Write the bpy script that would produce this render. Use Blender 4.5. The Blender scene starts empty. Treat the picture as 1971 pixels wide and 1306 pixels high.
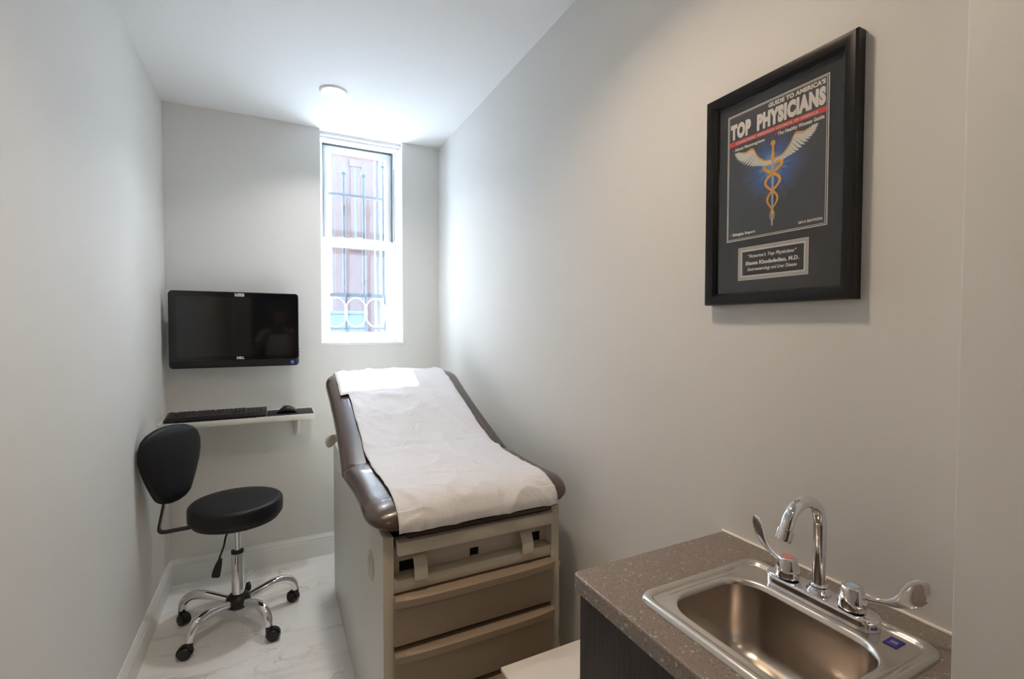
import bpy, bmesh, math, random
from mathutils import Vector, Matrix
random.seed(7)
sc = bpy.context.scene
COL = sc.collection
R = math.radians

# ------------------------------------------------------------------ camera
XL, XR, YB, ZC = -0.531, 1.0137, 3.148, 2.64      # left wall, right wall, back wall, ceiling
YN = -1.6                                           # wall behind the photographer
F_PX, YAW, PITCH, ROLL, EYE = 911.3, 0.4647, -0.0271, 0.0015, 1.4278
cam_d = bpy.data.cameras.new('camera'); cam = bpy.data.objects.new('camera', cam_d); COL.objects.link(cam)
cam_d.sensor_fit = 'HORIZONTAL'; cam_d.sensor_width = 36.0; cam_d.lens = F_PX * 36.0 / 1971.0
cam_d.clip_start = 0.02; cam_d.clip_end = 200
_f = Vector((math.sin(YAW)*math.cos(PITCH), math.cos(YAW)*math.cos(PITCH), math.sin(PITCH)))
_r0 = Vector((math.cos(YAW), -math.sin(YAW), 0)); _u0 = _r0.cross(_f)
_r = math.cos(ROLL)*_r0 + math.sin(ROLL)*_u0; _u = -math.sin(ROLL)*_r0 + math.cos(ROLL)*_u0
cam.matrix_world = Matrix(((_r.x, _u.x, -_f.x, 0), (_r.y, _u.y, -_f.y, 0), (_r.z, _u.z, -_f.z, EYE), (0, 0, 0, 1)))
sc.camera = cam

# ------------------------------------------------------------------ world, sun, exposure
SKY_STRENGTH = 8.5
SUN_STRENGTH = 34.0
SUN_ELEV, SUN_AZ = 55.8, 2.0        # azimuth off the +Y axis, positive towards +X
FILL_LAMP_STRENGTH = 12.0
w = bpy.data.worlds.new('sky'); sc.world = w; w.use_nodes = True
nt = w.node_tree; nt.nodes.clear()
out = nt.nodes.new('ShaderNodeOutputWorld'); bg = nt.nodes.new('ShaderNodeBackground')
tc = nt.nodes.new('ShaderNodeTexCoord'); sp = nt.nodes.new('ShaderNodeSeparateXYZ'); rp = nt.nodes.new('ShaderNodeValToRGB')
mr = nt.nodes.new('ShaderNodeMapRange'); mr.inputs['From Min'].default_value = -1
nt.links.new(tc.outputs['Generated'], sp.inputs[0]); nt.links.new(sp.outputs['Z'], mr.inputs['Value'])
nt.links.new(mr.outputs[0], rp.inputs[0]); nt.links.new(rp.outputs[0], bg.inputs['Color']); nt.links.new(bg.outputs[0], out.inputs[0])
e = rp.color_ramp.elements
e[0].position = 0.0; e[0].color = (.70, .78, .85, 1); e[1].position = 1.0; e[1].color = (.60, .76, 1, 1)
x = rp.color_ramp.elements.new(.5); x.color = (.68, .85, 1, 1)
bg.inputs['Strength'].default_value = SKY_STRENGTH
sun_d = bpy.data.lights.new('sun', 'SUN'); sun = bpy.data.objects.new('sun', sun_d); COL.objects.link(sun)
sun_d.energy = SUN_STRENGTH; sun_d.angle = R(.6); sun_d.color = (.84, .93, 1)
_az, _el = R(SUN_AZ), R(SUN_ELEV)
sun.rotation_euler = (-Vector((math.sin(_az)*math.cos(_el), math.cos(_az)*math.cos(_el), math.sin(_el)))).to_track_quat('-Z', 'Y').to_euler()
sun.location = (.5, 6, 7)
pd = bpy.data.lights.new('window_portal', 'AREA'); po = bpy.data.objects.new('window_portal', pd); COL.objects.link(po)
pd.shape = 'RECTANGLE'; pd.size = .52; pd.size_y = 1.36; pd.cycles.is_portal = True
po.location = (.512, 3.47, 1.99); po.rotation_euler = (R(-90), 0, 0)
sc.view_settings.view_transform = 'Standard'; sc.view_settings.look = 'None'
sc.view_settings.exposure = 1.05; sc.view_settings.gamma = 1.0; sc.view_settings.use_curve_mapping = False
cy = sc.cycles
cy.max_bounces = 14; cy.diffuse_bounces = 8; cy.glossy_bounces = 5; cy.transmission_bounces = 8; cy.transparent_max_bounces = 12
cy.caustics_reflective = False; cy.caustics_refractive = False
cy.sample_clamp_indirect = 10.0; cy.use_denoising = True

# ------------------------------------------------------------------ materials
MATS = {}
def mat(name, color, rough=.5, metal=0.0, bump=0.0, bscale=200.0, var=0.0, vscale=8.0, coat=0.0, spec=.5, emit=None, estr=0.0, aniso=None):
    if name in MATS: return MATS[name]
    m = bpy.data.materials.new(name); m.use_nodes = True; n = m.node_tree; b = n.nodes['Principled BSDF']
    c = (*color, 1)
    b.inputs['Base Color'].default_value = c; b.inputs['Roughness'].default_value = rough; b.inputs['Metallic'].default_value = metal
    b.inputs['Specular IOR Level'].default_value = spec; b.inputs['Coat Weight'].default_value = coat; b.inputs['Coat Roughness'].default_value = .04
    t = n.nodes.new('ShaderNodeTexCoord')
    if var > 0:
        nz = n.nodes.new('ShaderNodeTexNoise'); nz.inputs['Scale'].default_value = vscale; nz.inputs['Detail'].default_value = 5
        n.links.new(t.outputs['Object'], nz.inputs['Vector'])
        mx = n.nodes.new('ShaderNodeMix'); mx.data_type = 'RGBA'
        mx.inputs[6].default_value = (*[k*(1-var) for k in color], 1); mx.inputs[7].default_value = (*[min(1, k*(1+var)) for k in color], 1)
        n.links.new(nz.outputs['Fac'], mx.inputs[0]); n.links.new(mx.outputs[2], b.inputs['Base Color'])
    if bump > 0:
        nz = n.nodes.new('ShaderNodeTexNoise'); nz.inputs['Scale'].default_value = bscale; nz.inputs['Detail'].default_value = 3
        mp = n.nodes.new('ShaderNodeMapping')
        if aniso: mp.inputs['Scale'].default_value = aniso
        n.links.new(t.outputs['Object'], mp.inputs[0]); n.links.new(mp.outputs[0], nz.inputs['Vector'])
        bp = n.nodes.new('ShaderNodeBump'); bp.inputs['Strength'].default_value = bump; bp.inputs['Distance'].default_value = .002
        n.links.new(nz.outputs['Fac'], bp.inputs['Height']); n.links.new(bp.outputs[0], b.inputs['Normal'])
    if emit:
        b.inputs['Emission Color'].default_value = (*emit, 1); b.inputs['Emission Strength'].default_value = estr
    MATS[name] = m; return m

M_WALL = mat('wall_paint', (.70, .69, .665), .55, bump=.06, bscale=350)
M_CEIL = mat('ceiling_paint', (.80, .80, .80), .7, bump=.03, bscale=300)
M_TRIM = mat('white_trim_paint', (.80, .80, .79), .3)
M_VINYL = mat('white_vinyl', (.82, .83, .83), .35)
M_FRAME_SHADE = mat('frame_shadow_grey', (.10, .11, .11), .6)  # grey puts the shade of the frame recesses into the colour
M_PLASTIC = mat('black_plastic', (.006, .006, .007), .42, bump=.04, bscale=900)
M_GLOSSB = mat('black_gloss_bezel', (.004, .004, .005), .12)
M_SCREEN = mat('dark_screen_glass', (.007, .007, .0075), .05, spec=.62)
M_KEY = mat('black_keycap', (.016, .016, .018), .42)
M_LEGEND = mat('keyboard_print_white', (.7, .7, .7), .5)
M_VINYLB = mat('black_vinyl', (.007, .007, .009), .45, bump=.10, bscale=700, spec=.35)
M_STEELB = mat('black_powder_steel', (.014, .014, .015), .4)
M_CHROME = mat('chrome', (.80, .80, .82), .05, 1.0)
M_BRUSH = mat('brushed_steel', (.66, .63, .59), .26, 1.0, bump=.05, bscale=60, aniso=(1, 14, 1))
M_BASIN = mat('satin_basin_steel', (.52, .47, .42), .28, 1.0, bump=.05, bscale=60, aniso=(14, 1, 1))
M_BROWN = mat('brown_vinyl', (.070, .047, .037), .27, bump=.08, bscale=500, coat=.30)
M_BEIGE = mat('beige_enamel', (.50, .46, .385), .38, bump=.03, bscale=500)
M_BEIGEL = mat('pale_enamel', (.56, .555, .52), .35, bump=.03, bscale=500)
M_TAUPE = mat('taupe_enamel', (.30, .235, .172), .42, bump=.03, bscale=500)
M_BLACKH = mat('matte_black', (.004, .004, .004), .7)
M_WHITEL = mat('white_laminate', (.78, .75, .70), .35)
M_SHELF = mat('shelf_laminate', (.76, .74, .69), .4)
M_CAULK = mat('white_caulk', (.80, .77, .72), .5)
M_MATTEBLK = mat('black_frame_wood', (.004, .004, .005), .30, spec=.35)
M_MATBOARD = mat('charcoal_mat_board', (.011, .012, .014), .85)
M_SILVER = mat('silver_foil', (.42, .42, .41), .4, .3)
M_LINE = mat('pale_line_print', (.62, .61, .57), .5)
M_TEXT = mat('print_offwhite', (.68, .66, .62), .6)
M_RED = mat('print_red', (.62, .045, .035), .6)
M_GOLD = mat('print_gold', (.70, .33, .045), .6, var=.35, vscale=90)
M_FEATH = mat('print_feather_white', (.60, .61, .56), .6)
M_FEATH2 = mat('print_feather_grey', (.33, .35, .34), .6)
M_ROD = mat('print_rod_grey', (.36, .42, .52), .6)
M_BLUEST = mat('blue_label', (.02, .015, .22), .35)
M_BLUESTM = mat('blue_chip_label', (.02, .12, .55), .35)
M_HOT = mat('red_index_mark', (.60, .20, .18), .4)
M_COLD = mat('blue_index_mark', (.35, .50, .66), .4)
M_IRON = mat('wrought_iron', (.010, .012, .016), .55)
M_BSTONE = mat('brownstone', (.040, .018, .012), .85, var=.2, vscale=2)
M_CREAM = mat('cream_stone', (.50, .48, .46), .8, var=.06, vscale=2)
M_RING = mat('sunlit_pale_iron', (.62, .64, .66), .5)  # pale colour paints sunlight onto the iron scroll rings
M_GWIN = mat('dark_window_glass', (.02, .025, .03), .08)
M_ASPH = mat('pale_pavement', (.55, .57, .60), .85, var=.1, vscale=3)
M_SLATE = mat('blue_grey_stone', (.028, .042, .065), .8)
M_CRUMP = mat('white_plastic_sheet', (.72, .70, .64), .45)
M_LED = mat('fill_led_diffuser', (.9, .9, .88), .5, emit=(1, .78, .56), estr=FILL_LAMP_STRENGTH)
M_LED_COOL = mat('led_diffuser_off', (.88, .88, .88), .45, emit=(1, .93, .84), estr=2.2)

def marble():
    m = bpy.data.materials.new('marble_porcelain_tile'); m.use_nodes = True; n = m.node_tree; b = n.nodes['Principled BSDF']; L = n.links
    t = n.nodes.new('ShaderNodeTexCoord')
    def vein(scale, dist, seed, lo, hi, rot, squash):
        mp = n.nodes.new('ShaderNodeMapping'); mp.inputs['Location'].default_value = (seed, seed*1.7, 0); mp.inputs['Rotation'].default_value = (0, 0, rot); mp.inputs['Scale'].default_value = (1, squash, 1)
        L.new(t.outputs['Object'], mp.inputs[0])
        z = n.nodes.new('ShaderNodeTexNoise'); z.inputs['Scale'].default_value = scale; z.inputs['Detail'].default_value = 7; z.inputs['Roughness'].default_value = .52; z.inputs['Distortion'].default_value = dist
        L.new(mp.outputs[0], z.inputs['Vector'])
        a = n.nodes.new('ShaderNodeMath'); a.operation = 'SUBTRACT'; a.inputs[1].default_value = .5; L.new(z.outputs['Fac'], a.inputs[0])
        ab = n.nodes.new('ShaderNodeMath'); ab.operation = 'ABSOLUTE'; L.new(a.outputs[0], ab.inputs[0])
        r_ = n.nodes.new('ShaderNodeMapRange'); r_.inputs['From Min'].default_value = lo; r_.inputs['From Max'].default_value = hi; r_.inputs['To Min'].default_value = 1; r_.inputs['To Max'].default_value = 0
        L.new(ab.outputs[0], r_.inputs['Value']); return r_.outputs[0]
    def mask(scale, seed, lo, hi):
        mp = n.nodes.new('ShaderNodeMapping'); mp.inputs['Location'].default_value = (seed, -seed, 0); L.new(t.outputs['Object'], mp.inputs[0])
        z = n.nodes.new('ShaderNodeTexNoise'); z.inputs['Scale'].default_value = scale; L.new(mp.outputs[0], z.inputs['Vector'])
        r_ = n.nodes.new('ShaderNodeMapRange'); r_.inputs['From Min'].default_value = lo; r_.inputs['From Max'].default_value = hi; L.new(z.outputs['Fac'], r_.inputs['Value']); return r_.outputs[0]
    def mul(a, b_, k=1.0):
        x_ = n.nodes.new('ShaderNodeMath'); x_.operation = 'MULTIPLY'; L.new(a, x_.inputs[0])
        if b_ is None: x_.inputs[1].default_value = k
        else: L.new(b_, x_.inputs[1])
        if b_ is not None and k != 1.0: return mul(x_.outputs[0], None, k)
        return x_.outputs[0]
    def mix(fac, c1, c2):
        x_ = n.nodes.new('ShaderNodeMix'); x_.data_type = 'RGBA'; L.new(fac, x_.inputs[0])
        if isinstance(c1, tuple): x_.inputs[6].default_value = c1
        else: L.new(c1, x_.inputs[6])
        x_.inputs[7].default_value = c2; return x_.outputs[2]
    base = mix(mask(1.3, 5.0, .35, .7), (.90, .89, .87, 1), (.84, .83, .81, 1))
    c = mix(mul(vein(1.6, .5, 2.1, 0, .05, R(-32), 2.6), mask(1.6, 3.0, .46, .64), .45), base, (.44, .40, .35, 1))
    c = mix(mul(vein(2.3, .7, 9.3, 0, .022, R(-25), 2.2), mask(2.0, 8.0, .46, .64), .65), c, (.52, .40, .26, 1))
    c = mix(mul(vein(2.0, .9, 15.7, 0, .006, R(-50), 1.2), mask(2.2, 12.0, .48, .62), .75), c, (.40, .36, .31, 1))
    sx = n.nodes.new('ShaderNodeSeparateXYZ'); L.new(t.outputs['Object'], sx.inputs[0])
    def joint(o, off, period):
        a = n.nodes.new('ShaderNodeMath'); a.operation = 'ADD'; a.inputs[1].default_value = off; L.new(o, a.inputs[0])
        pp = n.nodes.new('ShaderNodeMath'); pp.operation = 'PINGPONG'; pp.inputs[1].default_value = period/2; L.new(a.outputs[0], pp.inputs[0])
        lt = n.nodes.new('ShaderNodeMath'); lt.operation = 'LESS_THAN'; lt.inputs[1].default_value = .0013; L.new(pp.outputs[0], lt.inputs[0]); return lt.outputs[0]
    mxj = n.nodes.new('ShaderNodeMath'); mxj.operation = 'MAXIMUM'; L.new(joint(sx.outputs['X'], .042, .61), mxj.inputs[0]); L.new(joint(sx.outputs['Y'], 0.37, 1.22), mxj.inputs[1])
    c = mix(mul(mxj.outputs[0], None, .6), c, (.80, .78, .74, 1))
    L.new(c, b.inputs['Base Color']); b.inputs['Roughness'].default_value = .16
    return m
M_FLOOR = marble()

def speckle():
    m = bpy.data.materials.new('speckled_quartz'); m.use_nodes = True; n = m.node_tree; b = n.nodes['Principled BSDF']; L = n.links
    t = n.nodes.new('ShaderNodeTexCoord')
    def layer(scale, thr, seed):
        v = n.nodes.new('ShaderNodeTexVoronoi'); v.inputs['Scale'].default_value = scale
        mp = n.nodes.new('ShaderNodeMapping'); mp.inputs['Location'].default_value = (seed, seed, seed); L.new(t.outputs['Object'], mp.inputs[0]); L.new(mp.outputs[0], v.inputs['Vector'])
        s = n.nodes.new('ShaderNodeSeparateColor'); L.new(v.outputs['Color'], s.inputs[0])
        a = n.nodes.new('ShaderNodeMath'); a.operation = 'GREATER_THAN'; a.inputs[1].default_value = thr; L.new(s.outputs[0], a.inputs[0])
        d = n.nodes.new('ShaderNodeMath'); d.operation = 'LESS_THAN'; d.inputs[1].default_value = .42; L.new(v.outputs['Distance'], d.inputs[0])
        p = n.nodes.new('ShaderNodeMath'); p.operation = 'MULTIPLY'; L.new(a.outputs[0], p.inputs[0]); L.new(d.outputs[0], p.inputs[1]); return p.outputs[0]
    def mix(fac, c1, c2):
        x_ = n.nodes.new('ShaderNodeMix'); x_.data_type = 'RGBA'; L.new(fac, x_.inputs[0])
        if isinstance(c1, tuple): x_.inputs[6].default_value = c1
        else: L.new(c1, x_.inputs[6])
        x_.inputs[7].default_value = c2; return x_.outputs[2]
    nz = n.nodes.new('ShaderNodeTexNoise'); nz.inputs['Scale'].default_value = 420; L.new(t.outputs['Object'], nz.inputs['Vector'])
    c = mix(nz.outputs['Fac'], (.14, .112, .094, 1), (.28, .235, .205, 1))
    c = mix(layer(330, .82, 3.1), c, (.10, .08, .067, 1))
    c = mix(layer(260, .88, 7.7), c, (.36, .31, .27, 1))
    c = mix(layer(150, .955, 1.3), c, (.42, .37, .32, 1))
    L.new(c, b.inputs['Base Color']); b.inputs['Roughness'].default_value = .34
    return m
M_QUARTZ = speckle()

def dark_wood():
    m = bpy.data.materials.new('dark_wood_laminate'); m.use_nodes = True; n = m.node_tree; b = n.nodes['Principled BSDF']; L = n.links
    t = n.nodes.new('ShaderNodeTexCoord'); mp = n.nodes.new('ShaderNodeMapping'); mp.inputs['Scale'].default_value = (160, 160, 4); L.new(t.outputs['Object'], mp.inputs[0])
    z = n.nodes.new('ShaderNodeTexNoise'); z.inputs['Scale'].default_value = 1.5; z.inputs['Detail'].default_value = 4; L.new(mp.outputs[0], z.inputs['Vector'])
    r_ = n.nodes.new('ShaderNodeValToRGB'); r_.color_ramp.elements[0].position = .3; r_.color_ramp.elements[1].position = .75
    r_.color_ramp.elements[0].color = (.016, .011, .010, 1); r_.color_ramp.elements[1].color = (.046, .035, .032, 1)
    L.new(z.outputs['Fac'], r_.inputs[0]); L.new(r_.outputs[0], b.inputs['Base Color']); b.inputs['Roughness'].default_value = .5
    return m
M_DWOOD = dark_wood()

def exam_paper_mat():
    m = bpy.data.materials.new('crepe_exam_paper'); m.use_nodes = True; n = m.node_tree; b = n.nodes['Principled BSDF']; L = n.links
    b.inputs['Base Color'].default_value = (.67, .67, .69, 1); b.inputs['Roughness'].default_value = .55
    t = n.nodes.new('ShaderNodeTexCoord')
    z = n.nodes.new('ShaderNodeTexNoise'); z.inputs['Scale'].default_value = 14; z.inputs['Detail'].default_value = 6; z.inputs['Distortion'].default_value = .6; L.new(t.outputs['Object'], z.inputs['Vector'])
    z2 = n.nodes.new('ShaderNodeTexNoise'); z2.inputs['Scale'].default_value = 260; L.new(t.outputs['Object'], z2.inputs['Vector'])
    b1 = n.nodes.new('ShaderNodeBump'); b1.inputs['Strength'].default_value = .75; b1.inputs['Distance'].default_value = .012; L.new(z.outputs['Fac'], b1.inputs['Height'])
    b2 = n.nodes.new('ShaderNodeBump'); b2.inputs['Strength'].default_value = .2; b2.inputs['Distance'].default_value = .001; L.new(z2.outputs['Fac'], b2.inputs['Height'])
    L.new(b1.outputs[0], b2.inputs['Normal']); L.new(b2.outputs[0], b.inputs['Normal'])
    return m
M_PAPER = exam_paper_mat()

def glass_mat(name, dirt_haze=0.0, tint=(1, 1, 1)):
    """thin pane: clear transmission + fresnel reflection, optional sunlit dust film with smears that also stands in for flare haze"""
    m = bpy.data.materials.new(name); m.use_nodes = True; n = m.node_tree; n.nodes.clear(); L = n.links
    o = n.nodes.new('ShaderNodeOutputMaterial'); tr = n.nodes.new('ShaderNodeBsdfTransparent'); gl = n.nodes.new('ShaderNodeBsdfGlossy')
    tr.inputs[0].default_value = (*tint, 1); gl.inputs['Roughness'].default_value = .02
    fr = n.nodes.new('ShaderNodeFresnel'); ge = n.nodes.new('ShaderNodeNewGeometry'); ir = n.nodes.new('ShaderNodeMapRange')
    ir.inputs['To Min'].default_value = 1.45; ir.inputs['To Max'].default_value = 1/1.45; L.new(ge.outputs['Backfacing'], ir.inputs['Value']); L.new(ir.outputs[0], fr.inputs['IOR'])
    mx = n.nodes.new('ShaderNodeMixShader'); L.new(fr.outputs[0], mx.inputs[0]); L.new(tr.outputs[0], mx.inputs[1]); L.new(gl.outputs[0], mx.inputs[2])
    last = mx.outputs[0]
    if dirt_haze > 0:
        t = n.nodes.new('ShaderNodeTexCoord')
        z = n.nodes.new('ShaderNodeTexNoise'); z.inputs['Scale'].default_value = 160; z.inputs['Detail'].default_value = 4; L.new(t.outputs['Object'], z.inputs['Vector'])
        rr = n.nodes.new('ShaderNodeMapRange'); rr.inputs['From Min'].default_value = .42; rr.inputs['From Max'].default_value = .72; rr.inputs['To Min'].default_value = dirt_haze*.75; rr.inputs['To Max'].default_value = dirt_haze*2.1
        L.new(z.outputs['Fac'], rr.inputs['Value'])
        tl = n.nodes.new('ShaderNodeBsdfTranslucent'); tl.inputs[0].default_value = (.62, .80, 1, 1)  # bluish film colour imitates haze over the view, besides the real dirt
        m2 = n.nodes.new('ShaderNodeMixShader'); L.new(rr.outputs[0], m2.inputs[0]); L.new(last, m2.inputs[1]); L.new(tl.outputs[0], m2.inputs[2]); last = m2.outputs[0]
    L.new(last, o.inputs[0]); return m
M_PANE = glass_mat('dusty_hazy_pane', dirt_haze=.010)
M_PICGLASS = glass_mat('picture_glass')

def cover_mat(cu, cv):
    """printed cover: dark slate with a blue starburst printed around the staff"""
    m = bpy.data.materials.new('magazine_cover_print'); m.use_nodes = True; n = m.node_tree; b = n.nodes['Principled BSDF']; L = n.links
    t = n.nodes.new('ShaderNodeTexCoord')
    s = n.nodes.new('ShaderNodeVectorMath'); s.operation = 'SUBTRACT'; s.inputs[1].default_value = (0, cu, cv); L.new(t.outputs['Object'], s.inputs[0])
    le = n.nodes.new('ShaderNodeVectorMath'); le.operation = 'LENGTH'; L.new(s.outputs[0], le.inputs[0])
    nm = n.nodes.new('ShaderNodeVectorMath'); nm.operation = 'NORMALIZE'; L.new(s.outputs[0], nm.inputs[0])
    z = n.nodes.new('ShaderNodeTexNoise'); z.inputs['Scale'].default_value = 6; z.inputs['Detail'].default_value = 3; L.new(nm.outputs[0], z.inputs['Vector'])
    a = n.nodes.new('ShaderNodeMath'); a.operation = 'MULTIPLY_ADD'; a.inputs[1].default_value = .05; a.inputs[2].default_value = -.025; L.new(z.outputs['Fac'], a.inputs[0])
    ad = n.nodes.new('ShaderNodeMath'); ad.operation = 'ADD'; L.new(le.outputs['Value'], ad.inputs[0]); L.new(a.outputs[0], ad.inputs[1])
    r_ = n.nodes.new('ShaderNodeValToRGB'); el = r_.color_ramp.elements
    mp = n.nodes.new('ShaderNodeMapRange'); mp.inputs['From Max'].default_value = .085; L.new(ad.outputs[0], mp.inputs['Value']); L.new(mp.outputs[0], r_.inputs[0])
    el[0].position = .08; el[0].color = (.20, .42, .62, 1); el[1].position = 1; el[1].color = (.030, .033, .042, 1)
    q_ = r_.color_ramp.elements.new(.42); q_.color = (.035, .10, .34, 1); q_ = r_.color_ramp.elements.new(.72); q_.color = (.042, .060, .125, 1)
    L.new(r_.outputs[0], b.inputs['Base Color']); b.inputs['Roughness'].default_value = .45
    return m

# ------------------------------------------------------------------ mesh helpers
class MB:
    def __init__(s): s.bm = bmesh.new()
    def _merge(s, b):
        me = bpy.data.meshes.new('tmp'); b.to_mesh(me); b.free(); s.bm.from_mesh(me); bpy.data.meshes.remove(me); return s
    def box(s, x0, x1, y0, y1, z0, z1, bev=0.0, seg=2, M=None):
        b = bmesh.new(); bmesh.ops.create_cube(b, size=1)
        for v in b.verts: v.co = Vector(((x0+x1)/2+v.co.x*(x1-x0), (y0+y1)/2+v.co.y*(y1-y0), (z0+z1)/2+v.co.z*(z1-z0)))
        if bev > 0: bmesh.ops.bevel(b, geom=b.edges[:], offset=bev, segments=seg, profile=.5, affect='EDGES')
        if M is not None: bmesh.ops.transform(b, matrix=M, verts=b.verts)
        return s._merge(b)
    def rings(s, rings, cap=True, close=True):
        b = bmesh.new(); vs = [[b.verts.new(p) for p in r] for r in rings]
        n = len(rings[0])
        for i in range(len(vs)-1):
            for j in range(n if close else n-1):
                k = (j+1) % n; b.faces.new((vs[i][j], vs[i][k], vs[i+1][k], vs[i+1][j]))
        if cap:
            b.faces.new(vs[0][::-1]); b.faces.new(vs[-1])
        bmesh.ops.recalc_face_normals(b, faces=b.faces[:])
        return s._merge(b)
    def lathe(s, prof, c=(0, 0, 0), n=32, M=None):
        rs = []
        for r_, z in prof:
            ring = [Vector((max(r_, 1e-4)*math.cos(2*math.pi*i/n), max(r_, 1e-4)*math.sin(2*math.pi*i/n), z)) for i in range(n)]
            if M is not None: ring = [M @ p for p in ring]
            rs.append([p + Vector(c) for p in ring])
        return s.rings(rs)
    def cyl(s, a, b_, r0, r1=None, n=24):
        a, b_ = Vector(a), Vector(b_); r1 = r0 if r1 is None else r1
        q = (b_-a).to_track_quat('Z', 'Y'); h = (b_-a).length
        return s.lathe([(r0, 0), (r1, h)], a, n, q.to_matrix())
    def tube(s, pts, rad, n=14, flat=None, up=(0, 0, 1)):
        """rad: number or list; flat: (width, height) half sizes for a flat bar kept level with `up`"""
        pts = [Vector(p) for p in pts]; rs = []; prev = None
        for i, p in enumerate(pts):
            t = (pts[min(i+1, len(pts)-1)] - pts[max(i-1, 0)]).normalized()
            if prev is None:
                u_ = Vector(up); u_ = (u_ - t*u_.dot(t))
                if u_.length < 1e-3: u_ = Vector((1, 0, 0)) - t*t.x
                u_.normalize()
            else: u_ = (prev - t*prev.dot(t)).normalized()
            prev = u_; v_ = t.cross(u_)
            r_ = rad[i] if isinstance(rad, (list, tuple)) else rad
            if flat:
                w_, h_ = flat if not isinstance(flat[0], (list, tuple)) else flat[i]
                rs.append([p + v_*(math.copysign(abs(math.cos(a))**.35, math.cos(a)))*w_ + u_*(math.copysign(abs(math.sin(a))**.35, math.sin(a)))*h_ for a in [2*math.pi*k/n for k in range(n)]])
            else:
                rs.append([p + u_*math.sin(2*math.pi*k/n)*r_ + v_*math.cos(2*math.pi*k/n)*r_ for k in range(n)])
        return s.rings(rs)
    def prism(s, poly, ext):
        """poly: 3-D polygon; ext: extrusion vector"""
        e_ = Vector(ext); return s.rings([[Vector(p) for p in poly], [Vector(p)+e_ for p in poly]])
    def loft(s, stations, n=40):
        """stations: (centre, width vector, height vector, exponent)"""
        rs = []
        for c, wv, hv, ex in stations:
            c, wv, hv = Vector(c), Vector(wv), Vector(hv)
            rs.append([c + wv*math.copysign(abs(math.cos(a))**(2/ex), math.cos(a)) + hv*math.copysign(abs(math.sin(a))**(2/ex), math.sin(a)) for a in [2*math.pi*(k+.5)/n for k in range(n)]])
        return s.rings(rs)
    def grid(s, P):
        b = bmesh.new(); vs = [[b.verts.new(p) for p in r] for r in P]
        for i in range(len(P)-1):
            for j in range(len(P[0])-1): b.faces.new((vs[i][j], vs[i][j+1], vs[i+1][j+1], vs[i+1][j]))
        return s._merge(b)
    def mesh(s, me, M):
        b = bmesh.new(); b.from_mesh(me); bmesh.ops.transform(b, matrix=M, verts=b.verts); return s._merge(b)
    def build(s, name, material, parent=None, angle=38, flat=False):
        bm = s.bm
        root = parent
        off = Vector((0, 0, 0)); q = parent
        while q is not None: off += q.location; q = q.parent
        if parent is None and getattr(s, 'origin', None) is not None: off = Vector(s.origin)
        for e_ in bm.edges:
            if len(e_.link_faces) == 2: e_.smooth = e_.calc_face_angle(0) < R(angle)
        for f in bm.faces: f.smooth = not flat
        bmesh.ops.translate(bm, vec=-off, verts=bm.verts)
        me = bpy.data.meshes.new(name); bm.to_mesh(me); bm.free(); me.materials.append(material)
        o = bpy.data.objects.new(name, me); COL.objects.link(o)
        if parent is not None: o.parent = parent
        elif getattr(s, 'origin', None) is not None: o.location = Vector(s.origin)
        return o
def box(*a, **k): return MB().box(*a, **k)
def thing(name, label, cat, loc, group=None):
    o = bpy.data.objects.new(name, None); COL.objects.link(o); o.location = loc; o.empty_display_size = .05
    o['label'] = label; o['category'] = cat
    if group: o['group'] = group
    return o
def tag(o, label, cat, group=None):
    o['label'] = label; o['category'] = cat
    if group: o['group'] = group
    return o
def struct(o, label=None):
    o['kind'] = 'structure'
    if label: o['label'] = label
    return o
def crom(pts, k=8):
    pts = [Vector(p) for p in pts]; P = [pts[0]*2-pts[1]] + pts + [pts[-1]*2-pts[-2]]; r_ = []
    for i in range(1, len(P)-2):
        for j in range(k):
            t = j/k; a, b_, c, d = P[i-1], P[i], P[i+1], P[i+2]
            r_.append(.5*((2*b_) + (c-a)*t + (2*a-5*b_+4*c-d)*t*t + (3*b_-a-3*c+d)*t**3))
    r_.append(pts[-1]); return r_
def text_mesh(s, bold=0.0, shear=0.0, space=1.0):
    cu = bpy.data.curves.new('txt', 'FONT'); cu.body = s; cu.size = 1; cu.offset = bold; cu.shear = shear; cu.space_character = space; cu.resolution_u = 3
    o = bpy.data.objects.new('txt', cu); COL.objects.link(o); bpy.context.view_layer.update()
    me = bpy.data.meshes.new_from_object(o.evaluated_get(bpy.context.evaluated_depsgraph_get()))
    bpy.data.objects.remove(o); bpy.data.curves.remove(cu); return me
def text_into(mb, s, u0, u1, v0, v1, frame, bold=0.0, shear=0.0, space=1.0):
    """fit lettering into a rectangle of a plane; frame maps (u, v) to the world"""
    me = text_mesh(s, bold, shear, space)
    xs = [v.co.x for v in me.vertices]; ys = [v.co.y for v in me.vertices]
    a, b_, c, d = min(xs), max(xs), min(ys), max(ys)
    for v in me.vertices:
        v.co = frame(u0+(v.co.x-a)/(b_-a)*(u1-u0), v0+(v.co.y-c)/(d-c)*(v1-v0))
    mb.mesh(me, Matrix.Identity(4)); bpy.data.meshes.remove(me)

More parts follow.
